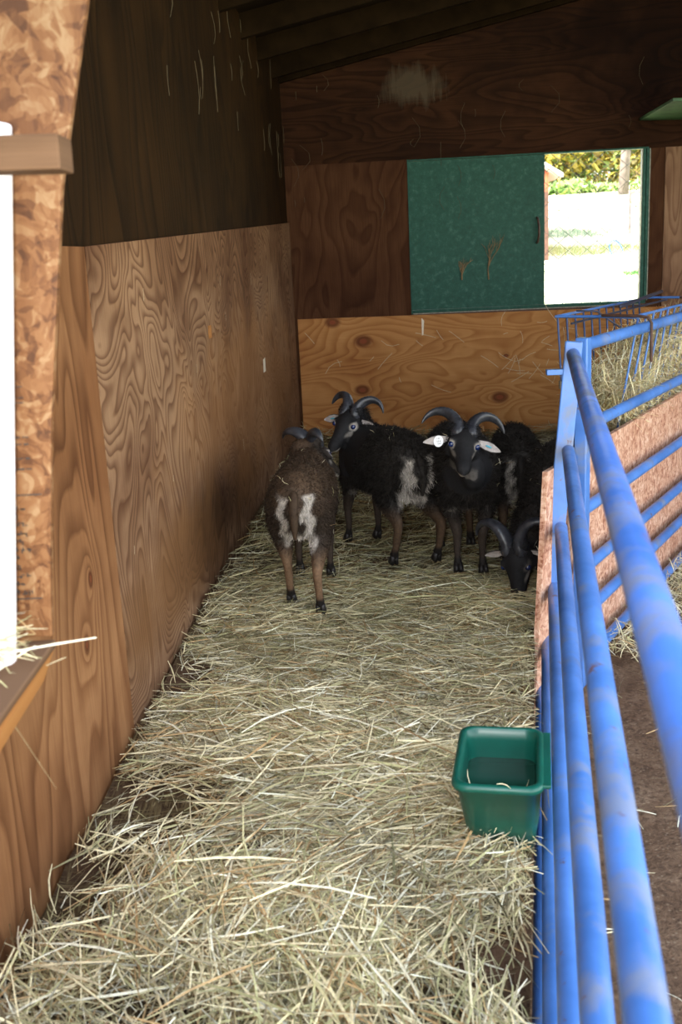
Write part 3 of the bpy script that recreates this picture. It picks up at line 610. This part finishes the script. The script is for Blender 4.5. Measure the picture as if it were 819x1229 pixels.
def sheep(name, label, c, h, s, head, haz, hpitch, hroll=0, coat='black', wool=.026, feet={}, tags=(), rump=1.0, nfl=26000, seed=1, horn_t=3.05, horn_r=.047, hs=1.16, hup=1.35, dark=1.0, throat=.0, ring=.85):
    lr = np.random.default_rng(seed)
    h = radians(h); fw_ = np.array([sin(h), cos(h), 0]); lf = np.array([-cos(h), sin(h), 0]); c = np.array([c[0], c[1], 0.])
    T = lambda x, y, z: c + fw_ * x * s + lf * y * s + Z * z * s
    root = empty(name, tuple(c), label, 'sheep', 'dark horned sheep in the pen')
    ha = radians(haz); hp_ = radians(hpitch); hx = np.array([sin(ha) * cos(hp_), cos(ha) * cos(hp_), sin(hp_)]); hy = np.array([-cos(ha), sin(ha), 0]); hz_ = np.cross(hx, hy)
    rr = radians(hroll); hy, hz_ = hy * cos(rr) + hz_ * sin(rr), hz_ * cos(rr) - hy * sin(rr)
    hd = np.array(head, float); sh_ = s * hs; K = lambda x, y, z: hd + (hx * x + hy * y + hz_ * z) * sh_
    g = G()
    # trunk
    X = [-.325, -.30, -.25, -.16, -.05, .07, .17, .24, .285]
    Zc = [.40, .405, .415, .415, .405, .400, .41, .425, .43]; RY = [.04, .08, .106, .117, .122, .12, .108, .085, .052]; RZ = [.05, .095, .125, .138, .142, .145, .14, .118, .07]
    g.loft([T(x, 0, z) for x, z in zip(X, Zc)], [(a * s, b * s) for a, b in zip(RY, RZ)], 26, round_caps=True)
    # neck
    n0 = T(.17, 0, .45); n3 = K(-.02, 0, -.05); mid = T(.27, 0, .50) if hd[2] > .4 else T(.30, 0, .38)
    tt = np.linspace(0, 1, 9)[:, None]; P = (1 - tt) ** 2 * n0 + 2 * tt * (1 - tt) * (mid * .6 + (n0 + n3) * .2) + tt ** 2 * n3
    g.loft(P, [(r * s * .92, r * s) for r in np.linspace(.105, .064, 9)], 18, round_caps=True)
    # legs
    LEGS = {'FL': (.185, 1, 0), 'FR': (.185, -1, 0), 'BL': (-.225, 1, 1), 'BR': (-.225, -1, 1)}
    hoofs = []
    for k, (x, sd, hind) in LEGS.items():
        fx, fy = feet.get(k, (0, 0)); fx = x + fx; fy = sd * .068 + fy
        if hind:
            pts = [(x + .03, sd * .062, .42), (x + .055, sd * .072, .33), (x + .04 + (fx - x) * .3, sd * .074 + (fy - sd * .068) * .3, .265), (fx - .035, fy, .175), (fx - .032, fy, .16), (fx - .006, fy, .07), (fx + .012, fy, .035)]
            rad = [(.062, .095), (.052, .088), (.038, .056), (.0195, .028), (.0175, .024), (.0145, .017), (.018, .02)]
        else:
            pts = [(x - .01, sd * .062, .42), (x, sd * .07, .33), (x - .012 + (fx - x) * .2, sd * .07, .265), (fx + .008, fy, .16), (fx + .006, fy, .145), (fx, fy, .065), (fx + .01, fy, .035)]
            rad = [(.05, .075), (.044, .058), (.032, .036), (.021, .023), (.0185, .02), (.0135, .015), (.017, .018)]
        g.loft([T(*p) for p in pts], [(a * s, b * s) for a, b in rad], 14, up=tuple(fw_), round_caps=True)
        hoofs.append((k, fx + .016, fy))
    # head
    hn = [(-.045, -.045, .036, .042), (-.02, -.038, .047, .050), (.01, -.036, .050, .052), (.038, -.041, .047, .049), (.064, -.048, .037, .041), (.09, -.055, .0285, .033), (.114, -.061, .025, .027), (.136, -.065, .0245, .024), (.150, -.069, .020, .018), (.158, -.072, .011, .011)]
    g.loft([K(a, 0, b) for a, b, _, _ in hn], [(r1 * sh_, r2 * sh_) for _, _, r1, r2 in hn], 20, up=tuple(hz_), round_caps=True)
    g.loft([K(-.01, 0, -.078), K(.05, 0, -.083), (K(.095, 0, -.084)), K(.130, 0, -.087)], [.030 * sh_, .023 * sh_, .0165 * sh_, .0115 * sh_], 14, round_caps=True)
    for sd in (-1, 1):
        g.sphere(K(.043, sd * .036, -.016), .0155 * sh_); g.sphere(K(.02, sd * .036, -.062), (.022 * sh_,) * 3); g.sphere(K(.144, sd * .0115, -.066), .0118 * sh_)
        g.sphere(K(-.01, sd * .026, .004), .025 * sh_)
    me = remesh(g, .0068, 4)
    n = len(me.vertices); V = np.empty(n * 3); me.vertices.foreach_get('co', V); V = V.reshape(-1, 3)
    N = np.empty(n * 3); me.vertices.foreach_get('normal', N); N = N.reshape(-1, 3)
    d = V - c; L = np.stack([d @ fw_, d @ lf, d[:, 2]], -1) / s; dh = V - hd; Q = np.stack([dh @ hx, dh @ hy, dh @ hz_], -1) / sh_
    headw = smooth01(-.075, -.02, Q[:, 0]) * (np.linalg.norm(Q - np.array([.06, 0, -.05]), axis=1) < .17)
    base = BLACK if coat == 'black' else DKBR
    colr = np.tile(base, (n, 1)); up_ = smooth01(.35, .52, L[:, 2])
    nn = (np.sin(V[:, 0] * 61 + V[:, 2] * 33 + seed) * np.sin(V[:, 1] * 47 - V[:, 2] * 55) + 1) / 2
    if coat == 'brown':
        colr = colr * (1 - .6 * up_[:, None]) + (.5 * TAN * .75 + .5 * BLACK) * .6 * up_[:, None] + TAN * (.22 * nn * smooth01(.2, .5, L[:, 2]))[:, None] * .7
    else: colr = colr + (GREY * .16)[None, :] * (nn * .4 + .35 * up_)[:, None]
    def blend(m, cc, a=1.0):
        nonlocal colr
        m = (m * a)[:, None]; colr = colr * (1 - m) + cc * m
    nothead = 1 - headw
    # legs: brown shanks behind, dark in front
    ll = smooth01(.27, .17, L[:, 2]) * nothead; hindm = (L[:, 0] < -.05)
    blend(ll * hindm, TAN * (.95 if coat == 'brown' else .45), .85); blend(ll * ~hindm, DKBR * 1.6, .6); blend(smooth01(.07, .05, L[:, 2]) * nothead, BLACK)
    # pale rump patches either side of the tail, joining under it
    ry = np.abs(L[:, 1]); wv = .008 * np.sin(L[:, 2] * 70 + L[:, 1] * 30)
    rp_ = smooth01(-.235, -.262, L[:, 0] + .12 * np.maximum(0, .30 - L[:, 2]) * -1) * smooth01(.024, .034, ry + wv) * smooth01(.070, .056, ry + wv) * smooth01(.475, .455, L[:, 2] + wv) * smooth01(.225, .26, L[:, 2])
    rp2 = smooth01(-.17, -.21, L[:, 0]) * smooth01(.066, .048, ry) * smooth01(.325, .30, L[:, 2] + wv) * smooth01(.235, .26, L[:, 2])
    rpm = np.maximum(rp_, rp2) * nothead; blend(rpm, PALE, rump)
    bl = smooth01(.285, .262, L[:, 2]) * (N[:, 2] < -.35) * smooth01(.1, .07, ry) * nothead * (L[:, 2] > .23); blend(bl, GREY * 1.6, .7)
    # head markings
    blend(headw * smooth01(-.075, -.02, Q[:, 0]), np.array((.010, .010, .012)) if coat == 'black' else BLACK * 1.3, .85)
    for sd in (-1, 1):
        e = Q - np.array([.050, sd * .044, -.024]); de = np.sqrt((e[:, 0] / 1.35) ** 2 + (e[:, 1]) ** 2 + e[:, 2] ** 2); blend(headw * smooth01(.0195, .012, de), PALE * .8, ring)
        e = Q - np.array([.082, sd * .036, -.045]); de = np.sqrt((e[:, 0] / 2.6) ** 2 + (e[:, 1]) ** 2 + (e[:, 2] / .8) ** 2); blend(headw * smooth01(.014, .008, de), PALE * .5, .6)
    blend(headw * smooth01(.118, .130, Q[:, 0]) * smooth01(-.074, -.080, Q[:, 2]) * (np.abs(Q[:, 1]) < .03) * (Q[:, 2] > -.108) * (Q[:, 0] < .175), PALE, .9)
    blend(smooth01(-.04, .0, Q[:, 0]) * smooth01(.10, .08, Q[:, 0]) * smooth01(-.10, -.118, Q[:, 2]) * (np.abs(Q[:, 1]) < .06) * (Q[:, 2] > -.14) * headw, PALE * .5, throat)
    a = me.color_attributes.new('Col', 'FLOAT_COLOR', 'POINT'); cc = np.ones((n, 4), np.float32); cc[:, :3] = np.clip(colr, 0, 1); a.data.foreach_set('color', cc.reshape(-1))
    link('body', me, M['coat'], root, smooth=True)
    # fleece
    me.calc_loop_triangles(); nt_ = len(me.loop_triangles); Ti = np.empty(nt_ * 3, np.int32); me.loop_triangles.foreach_get('vertices', Ti); Ti = Ti.reshape(-1, 3)
    ar = np.linalg.norm(np.cross(V[Ti[:, 1]] - V[Ti[:, 0]], V[Ti[:, 2]] - V[Ti[:, 0]]), axis=1)
    den = (1 - headw[Ti[:, 0]]) * smooth01(.19, .27, L[Ti[:, 0], 2]) + .0
    crown = headw * smooth01(.03, .0, Q[:, 0]) * smooth01(-.075, -.04, Q[:, 2]); den = np.maximum(den, crown[Ti[:, 0]] * 1.0)
    pr = ar * den; pr /= pr.sum(); ti = lr.choice(nt_, nfl, p=pr); w_ = lr.dirichlet((1, 1, 1), nfl)
    P = (V[Ti[ti]] * w_[:, :, None]).sum(1); Nn = (N[Ti[ti]] * w_[:, :, None]).sum(1); C_ = (colr[Ti[ti]] * w_[:, :, None]).sum(1)
    Ll = L[Ti[ti, 0]]; cr_ = crown[Ti[ti, 0]]; k_ = rpm[Ti[ti, 0]]
    ln = wool * lr.uniform(.6, 1.35, nfl) * (1 - .45 * cr_) * (1 - .35 * smooth01(.33, .22, Ll[:, 2])) * (1 + .35 * k_)
    flow = -fw_ * .45 - Z * .55
    clump = np.stack([np.sin(P[:, 1] * 180 + P[:, 2] * 90), np.sin(P[:, 0] * 170 - P[:, 2] * 120), np.sin(P[:, 0] * 150 + P[:, 1] * 110)], -1) * .28
    lay = .55 if coat == 'black' else 1.15
    D_ = Nn * (1 - .25 * k_[:, None]) + flow * (lay + k_[:, None]) + clump + lr.normal(0, .28, (nfl, 3)); D_ /= np.linalg.norm(D_, axis=1, keepdims=True)
    sd_ = np.cross(D_, lr.normal(0, 1, (nfl, 3))); sd_ /= np.linalg.norm(sd_, axis=1, keepdims=True); wd = lr.uniform(.0007, .0015, (nfl, 1))
    P = P - Nn * .002; m_ = P + D_ * ln[:, None] * .55 + lr.normal(0, .0016, (nfl, 3)); tip = m_ + (D_ * .5 + flow * .35 + lr.normal(0, .3, (nfl, 3))) * ln[:, None] * .55
    VV = np.stack([P - sd_ * wd, P + sd_ * wd, m_ - sd_ * wd * .8, m_ + sd_ * wd * .8, tip - sd_ * wd * .2, tip + sd_ * wd * .2], 1)
    lit = lr.uniform(.5, 1.4, (nfl, 1)) * (1 - (1 - k_[:, None]) * (1 - dark)); C0 = C_ * lit * .8; C1 = C_ * lit * 1.25 + .003
    CC = np.stack([C0, C0, C0 * 1.1, C0 * 1.1, C1, C1], 1)
    link('fleece', quads_mesh('fleece', VV, 6, 2, np.clip(CC, 0, 1)), M['fleece'], root)
    # tail
    g = G(); g.loft([T(-.315, 0, .475), T(-.35, 0, .44), T(-.362, 0, .38), T(-.352, 0, .315)], [(.016 * s, .014 * s), (.018 * s, .015 * s), (.016 * s, .013 * s), (.007 * s, .006 * s)], 10, up=tuple(fw_), round_caps=True)
    tm = g.mesh('tail'); a = tm.color_attributes.new('Col', 'FLOAT_COLOR', 'POINT'); tc_ = np.tile(np.append(BLACK * 1.3 if coat == 'black' else TAN * .22, 1), (len(tm.vertices), 1)).astype(np.float32); a.data.foreach_set('color', tc_.reshape(-1)); link('tail', tm, M['coat'], root, smooth=True)
    # hooves
    for k, fx, fy in hoofs:
        g = G()
        for q in (-1, 1): g.loft([T(fx - .008, fy + q * .008, .036), T(fx, fy + q * .009, .018), T(fx + .008, fy + q * .010, .002)], [(.0095 * s, .013 * s), (.011 * s, .017 * s), (.0115 * s, .021 * s)], 10, up=tuple(fw_))
        build('hoof', g, M['hoof'], root, smooth=True)
    # horns
    for sd in (-1, 1):
        e1 = hy * sd * .95 - hx * .22; e1 = e1 / np.linalg.norm(e1); e2 = hz_ * .66 - hx * .75; e2 = e2 - e1 * (e1 @ e2); e2 /= np.linalg.norm(e2); e3 = np.cross(e1, e2)
        t0 = .38; b0 = K(-.008, sd * .020, .004); ts_ = np.linspace(t0, horn_t, 34); R_ = horn_r * sh_
        P = np.array([b0 + e1 * R_ * (cos(t0) - cos(a_)) * 1.08 + e2 * R_ * (sin(a_) - sin(t0)) * hup - hx * .010 * sh_ * a_ for a_ in ts_]); P = np.concatenate([[b0 - e2 * .02 * s], P])
        f_ = np.linspace(0, 1, 35); r = (.025 * (1 - f_) ** .75 + .0026) * sh_ * (1 + .06 * np.sin(f_ * 95) * (f_ < .8))
        build('horn', G().loft(P, [(a_ * .78, a_ * 1.08) for a_ in r], 14, up=tuple(e3), round_caps=True), M['horn'], root, smooth=True)
    # ears
    for sd in (-1, 1):
        e0 = K(-.002, sd * .044, -.030); e4 = K(.006, sd * .128, -.052); mm = [(0, .008), (.15, .013), (.4, .0195), (.65, .0185), (.85, .011), (1, .003)]
        fr_ = (hx * .8 + hz_ * .5); fr_ /= np.linalg.norm(fr_); ax_ = (e4 - e0); un = ax_ / np.linalg.norm(ax_); wd_ = np.cross(un, fr_); wd_ /= np.linalg.norm(wd_)
        def earloft(off, k1, th):
            g = G(); Vv = []; Fv = []; sg = 12
            for i_, (t_, r) in enumerate(mm):
                cc_ = e0 + ax_ * t_ + fr_ * off
                for j in range(sg):
                    an = 2 * pi * j / sg; cup = .35 * r * (cos(an) ** 2)
                    Vv.append(cc_ + wd_ * r * k1 * s * cos(an) + fr_ * (th * sin(an) + cup * s))
            for i_ in range(len(mm) - 1):
                for j in range(sg): Fv.append((i_ * sg + j, i_ * sg + (j + 1) % sg, (i_ + 1) * sg + (j + 1) % sg, (i_ + 1) * sg + j))
            Fv.append(tuple(range(sg))); Fv.append(tuple(range((len(mm) - 1) * sg, len(mm) * sg))[::-1]); return g.add(Vv, Fv)
        er = build('ear', earloft(0, 1, .0035), M['ear_dark'], root, smooth=True); build('inner_ear', earloft(.0032, .82, .0016), M['ear_in'], er, smooth=True)
        for (ts, kind) in tags:
            if ts == sd:
                if kind == 'white':
                    q = e0 + ax_ * .42 + fr_ * .012 - hz_ * .006; g = G().loft([q - fr_ * .001, q + fr_ * .001], [(.0185, .022)] * 2, 20, up=tuple(hz_)); tg = build('ear_tag', g, M['tag_white'], root); tg['label'] = 'white round ear tag with dark marks'
                    g = G()
                    # three short rows of dark digits, too small to read
                    for (a_, b_, w1, h1) in ((-.005, .010, .0012, .006), (-.001, .010, .0012, .006), (.004, .009, .003, .0012), (.004, .012, .003, .0012), (-.007, .001, .004, .0012), (-.006, -.002, .0012, .006), (0, 0, .0012, .007), (.005, 0, .0012, .007), (-.003, -.010, .005, .0012), (.003, -.009, .0012, .006)):
                        g.box(q + fr_ * .0014 + un * a_ + wd_ * b_, (un, wd_, fr_), (w1 / 2, h1 / 2, .0004))
                    build('tag_digits', g, M['ink'], tg)
                else:
                    q = e0 + ax_ * .5 + fr_ * .009; tg = build('ear_tag', G().loft([q - un * .009, q, q + un * .009], [(.004, .003), (.0055, .004), (.004, .003)], 10, round_caps=True), M['tag_blue'], root, smooth=True); tg['label'] = 'small light blue ear tag'
        ey = build('eye', G().sphere(K(.053, sd * .0420, -.0235), .0100 * sh_, 18, 12), M['eye'], root, smooth=True)
        build('nostril', G().sphere(K(.1545, sd * .0105, -.066), (.0035 * s, .003 * s, .005 * s), 10, 8, (hx, hy, hz_)), M['hoof'], root, smooth=True)
    # bits of hay caught in the wool
    ii = lr.choice(nfl, 34); ok_ = (Nn[ii, 2] > -.2); ii = ii[ok_]; n2 = len(ii)
    Vs, cs = straws(n2, P_ if False else (m_[ii] + Nn[ii] * .006), lr.uniform(0, pi, n2), lr.normal(0, .8, n2), lr.uniform(.012, .045, n2), np.full(n2, .0014), .5)
    ob_ = link('hay_bits', quads_mesh('hay_bits', Vs, 8, 3, cs), M['straw'], root); ob_['kind'] = 'stuff'
    return root

sheep('horned_sheep', 'brown horned sheep seen from behind beside the left wall, with pale rump stripes', (-.135, 3.775), 5, .97, (-.100, 4.04, .535), 52, -28, -4, coat='brown', wool=.013, feet={'BL': (.075, -.01), 'BR': (-.05, .0), 'FR': (0, .0), 'FL': (.05, 0)}, tags=((1, 'blue'),), seed=3, hup=1.0, dark=.75, hs=1.12)
sheep('horned_sheep', 'black sheep with its head turned back to the camera, nose by the brown sheep', (.185, 4.30), -25, .99, (.062, 4.44, .59), -142, -22, -7, wool=.026, feet={'BR': (-.06, -.04), 'FL': (.03, 0)}, tags=((-1, 'blue'),), seed=5)
sheep('horned_sheep', 'black sheep facing the camera with widespread curved horns and a white ear tag', (.505, 4.10), 178, 1.0, (.480, 3.79, .592), 184, -15, -10, wool=.026, feet={'FL': (.0, -.02), 'FR': (-.03, .02)}, tags=((-1, 'white'), (1, 'blue')), seed=7, horn_r=.056, hup=1.25, throat=.35)
sheep('horned_sheep', 'black sheep with rump to the camera, right behind the one facing forward', (.785, 4.42), 6, .87, (.86, 4.78, .30), 20, -50, wool=.026, seed=9, rump=.6, feet={'BL': (-.06, .015)}, hs=1.0)
sheep('horned_sheep', 'black sheep beside the blue gate post with its horned head lowered into the hay', (.915, 3.965), 212, .94, (.632, 3.60, .18), 203, -60, 15, wool=.026, seed=12, rump=.7, horn_r=.06, hs=1.25, feet={'FL': (-.05, 0), 'FR': (-.06, 0)}, dark=.8, ring=.25)
# ------------------------------------------------------------------ outdoors seen through the window
def outf(X, Y):
    return -.34 + np.clip(Y - 12, 0, 18.5) * .168 + np.clip(Y - 30.5, 0, 60) * .03 + .03 * np.sin(X * .8) * np.clip((Y - 8) / 10, 0, 1)
terrain('ground', np.concatenate([np.linspace(-40, 0, 20), np.linspace(1, 30, 30), np.linspace(34, 60, 7)]), np.concatenate([np.linspace(-25, 6, 14), np.linspace(7.4, 60, 60)]), outf, M['meadow'])
def tree(name, x, y, h, cw, cols, label, n=9000, trunk=.22, lean=0, thick=1, low=.06):
    z0 = float(outf(np.array(x), np.array(y))) - .1
    root = empty(name, (x, y, z0), label, 'tree', 'trees beyond the meadow')
    g = G(); top = np.array([x + lean, y, z0 + h * .8]); P = [np.array([x, y, z0]), np.array([x + lean * .3, y, z0 + h * .35]), top]
    g.loft(P, [trunk, trunk * .75, trunk * .2], 9)
    cen = []
    for k in range(11):
        t = rng.uniform(.3, .95); b = P[0] + (top - P[0]) * t; a = rng.uniform(0, 2 * pi); l = cw * rng.uniform(.5, 1) * (1.1 - .5 * t)
        e = b + np.array([cos(a) * l, sin(a) * l * .8, l * rng.uniform(.2, .7)]); g.loft([b, (b + e) / 2 + Z * .1 * l, e], [trunk * .35, trunk * .22, trunk * .08], 6); cen.append(e)
    build('trunk', g, M['bark'], root, smooth=True)
    for _ in range(14): cen.append(np.array([x + rng.normal(0, cw * .5), y + rng.normal(0, cw * .4), z0 + h * rng.uniform(low, 1)]))
    if low < .2:
        for _ in range(16): cen.append(np.array([x + rng.normal(0, cw * .6), y + rng.normal(0, cw * .3), z0 + rng.uniform(.3, 2.4)]))
    cen = np.array(cen); ci = rng.integers(0, len(cen), n); d = rng.normal(0, 1, (n, 3)); d /= np.linalg.norm(d, axis=1, keepdims=True)
    P = cen[ci] + d * (cw * .42) * rng.uniform(.3, 1, (n, 1)) ** .5; s = rng.uniform(.06, .14, (n, 1))
    a = rng.normal(0, 1, (n, 3)); b = rng.normal(0, 1, (n, 3)); V = np.stack([P - a * s * .5, P + a * s * .5, P + b * s], 1)
    cc = np.array(cols)[rng.integers(0, len(cols), n)] * rng.uniform(.7, 1.15, (n, 1))
    link('foliage', tris_mesh('foliage', V, cc), M['leaf'], root); return root
YEL = [(.62, .48, .07), (.70, .55, .12), (.50, .42, .08)]; GRN = [(.16, .30, .07), (.24, .38, .10), (.34, .42, .12)]; MIXC = YEL + GRN[1:]; BRN = [(.40, .26, .10), (.50, .38, .14), (.3, .26, .1)]
tree('autumn_tree', 6.7, 33, 6.5, 2.0, YEL + GRN[2:], 'yellow leaved autumn tree beyond the meadow, next to the red shed roof')
tree('autumn_tree', 8.0, 34, 8, 2.2, GRN + YEL[1:2], 'mixed yellow and green tree with dark trunk beyond the meadow, left of the grey trunk')
tree('bare_trunk_tree', 8.3, 29.6, 9, 1.6, GRN, 'tall tree with a thick pale grey trunk beyond the meadow', n=5000, trunk=.15, low=.45, lean=.5)
tree('autumn_tree', 10.1, 33.5, 6.5, 2.3, BRN + YEL, 'brownish yellow tree beyond the meadow, right of the grey trunk')
tree('green_tree', 8.6, 41, 9, 3.4, GRN, 'green tree standing behind the yellow autumn trees', n=9000)
tree('green_tree', 12.6, 42, 9, 3.4, GRN + YEL[:1], 'green tree far behind the brownish yellow tree', n=9000)
tree('autumn_tree', 4.0, 40, 8, 3, MIXC, 'yellow green tree behind the red shed')
# hedge of low brush along the tree line
n = 14000; x = rng.uniform(3, 18, n); y = rng.uniform(30.3, 32.5, n); z = outf(x, y) + rng.uniform(0, .3, n) * (.6 + .4 * np.sin(x * 2))
P = np.stack([x, y, z], -1); a = rng.normal(0, .07, (n, 3)); b = rng.normal(0, .1, (n, 3)); cc = np.array(GRN + [(.42, .5, .25)])[rng.integers(0, 4, n)]
tag(link('brush', tris_mesh('brush', np.stack([P - a, P + a, P + b], 1), cc), M['leaf']), 'low green brush at the foot of the far trees', 'brush', kind='stuff')
def tufts(name, x0, x1, y0, y1, n, h, label, cols):
    x = rng.uniform(x0, x1, n); y = rng.uniform(y0, y1, n); z = outf(x, y); P = np.stack([x, y, z], -1); d = np.stack([rng.normal(0, .03, n), rng.normal(0, .03, n), rng.uniform(.4, 1, n) * h], -1); sd = np.array([.006, 0, 0])
    cc = np.array(cols)[rng.integers(0, len(cols), n)]; tag(link(name, tris_mesh(name, np.stack([P - sd, P + sd, P + d], 1), cc), M['leaf']), label, 'grass', kind='stuff')
tufts('grass', 4.2, 7.0, 20.6, 21.6, 1600, .10, 'band of weedy grass across the bright meadow', [(.30, .38, .12), (.5, .48, .2)])
tufts('grass', 4.2, 6.4, 22.8, 23.8, 1300, .10, 'farther strip of grey green grass across the meadow', [(.25, .34, .22), (.36, .42, .3)])
tufts('weeds', 5.25, 5.75, 18.4, 18.7, 260, .10, 'small clump of green weeds low in the window view', [(.10, .28, .06)])
# red shed
sh = empty('shed', (3.4, 21.6, .95), 'salmon red shed with a pale roof at the left edge of the window opening', 'shed')
z0 = .85
g = G(); prism(g, [(2.6, 20.2, z0), (4.24, 20.2, z0), (4.24, 20.2, z0 + 1.78), (3.42, 20.2, z0 + 2.3), (2.6, 20.2, z0 + 1.78)], (0, 3, 0)); build('wall', g, M['shed_red'], sh)
g = G(); prism(g, [(3.42, 19.9, z0 + 2.30), (4.46, 19.9, z0 + 1.68), (4.46, 19.9, z0 + 1.75), (3.42, 19.9, z0 + 2.38)], (0, 3.6, 0)); build('roof', g, M['shed_roof'], sh)
g = G(); prism(g, [(3.42, 19.9, z0 + 2.30), (2.38, 19.9, z0 + 1.68), (2.38, 19.9, z0 + 1.75), (3.42, 19.9, z0 + 2.38)], (0, 3.6, 0)); build('roof', g, M['shed_roof'], sh)
g = G().box((4.19, 20.17, z0 + .72), ((1, 0, 0), (0, 1, 0), (0, 0, 1)), (.04, .03, .72)); build('corner_post', g, M['dark_wood'], sh)
# blue loop standing in the grass
lx, ly = 5.5, 20.0; lz = float(outf(np.array(lx), np.array(ly)))
P = [(lx + .12 * cos(a) + .06 * sin(a), ly, lz + .18 - .18 * sin(a)) for a in np.linspace(0, 2 * pi, 25)]
tag(build('plastic_hoop', G().loft(P, [.009] * 25, 8), M['hoop_blue'], smooth=True), 'thin light blue hoop standing in the bright meadow', 'hoop')
fw = empty('wire_fence', (5, 22, 0), 'thin wire fence crossing the meadow behind the window', 'fence')
for x in (4.8, 6.6, 8.4, 10.2):
    z = float(outf(np.array(x), np.array(23.))); build('fence_post', G().loft([(x, 23, z - .1), (x, 23, z + .9)], [.035, .03], 8), M['bark'], fw)
for h in (.3, .55, .82):
    build('wire', G().loft([(x, 23, float(outf(np.array(x), np.array(23.))) + h) for x in (4.2, 6, 8, 10.8)], [.006] * 4, 5), M['galv'], fw)
# ------------------------------------------------------------------ light: bright hazy sky, soft sun on the meadow, the camera's own small flash
w = bpy.data.worlds.new('sky'); S.world = w; w.use_nodes = True; nt = w.node_tree; nt.nodes.clear()
ow = nt.nodes.new('ShaderNodeOutputWorld'); bg = nt.nodes.new('ShaderNodeBackground'); tc = nt.nodes.new('ShaderNodeTexCoord'); sp = nt.nodes.new('ShaderNodeSeparateXYZ'); rp = nt.nodes.new('ShaderNodeValToRGB')
nt.links.new(tc.outputs['Generated'], sp.inputs[0]); nt.links.new(sp.outputs['Z'], rp.inputs[0]); nt.links.new(rp.outputs[0], bg.inputs[0]); nt.links.new(bg.outputs[0], ow.inputs[0])
e = rp.color_ramp.elements; e[0].position = 0; e[0].color = (1.0, .98, .95, 1); e[1].position = .7; e[1].color = (.72, .84, 1.0, 1)
bg.inputs[1].default_value = SKY = 1.6
sd = bpy.data.lights.new('sun', 'SUN'); sd.energy = 9.0; sd.angle = radians(4); sd.color = (1, .95, .86)
so = bpy.data.objects.new('sun', sd); COL.objects.link(so); dv = Vector((.85, .35, -.62)).normalized(); so.rotation_euler = dv.to_track_quat('-Z', 'Y').to_euler()
fl = bpy.data.lights.new('camera_flash', 'SPOT'); fl.energy = 40.0; fl.spot_size = radians(62); fl.spot_blend = 1.0; fl.shadow_soft_size = .025; fl.color = (1, .96, .91)
fo = bpy.data.objects.new('camera_flash', fl); COL.objects.link(fo); M4 = mt.copy(); off = -ix * .085 + iu * .02
M4.translation = Vector((off[0], off[1], H + off[2])); fo.matrix_world = M4 @ Matrix.Rotation(radians(3), 4, 'X')
vs = S.view_settings; vs.view_transform = 'Standard'; vs.look = 'None'; vs.gamma = 1; vs.use_curve_mapping = False; vs.exposure = 1.6
S.cycles.max_bounces = 8; S.cycles.diffuse_bounces = 5; S.cycles.use_denoising = True; S.cycles.sample_clamp_indirect = 8
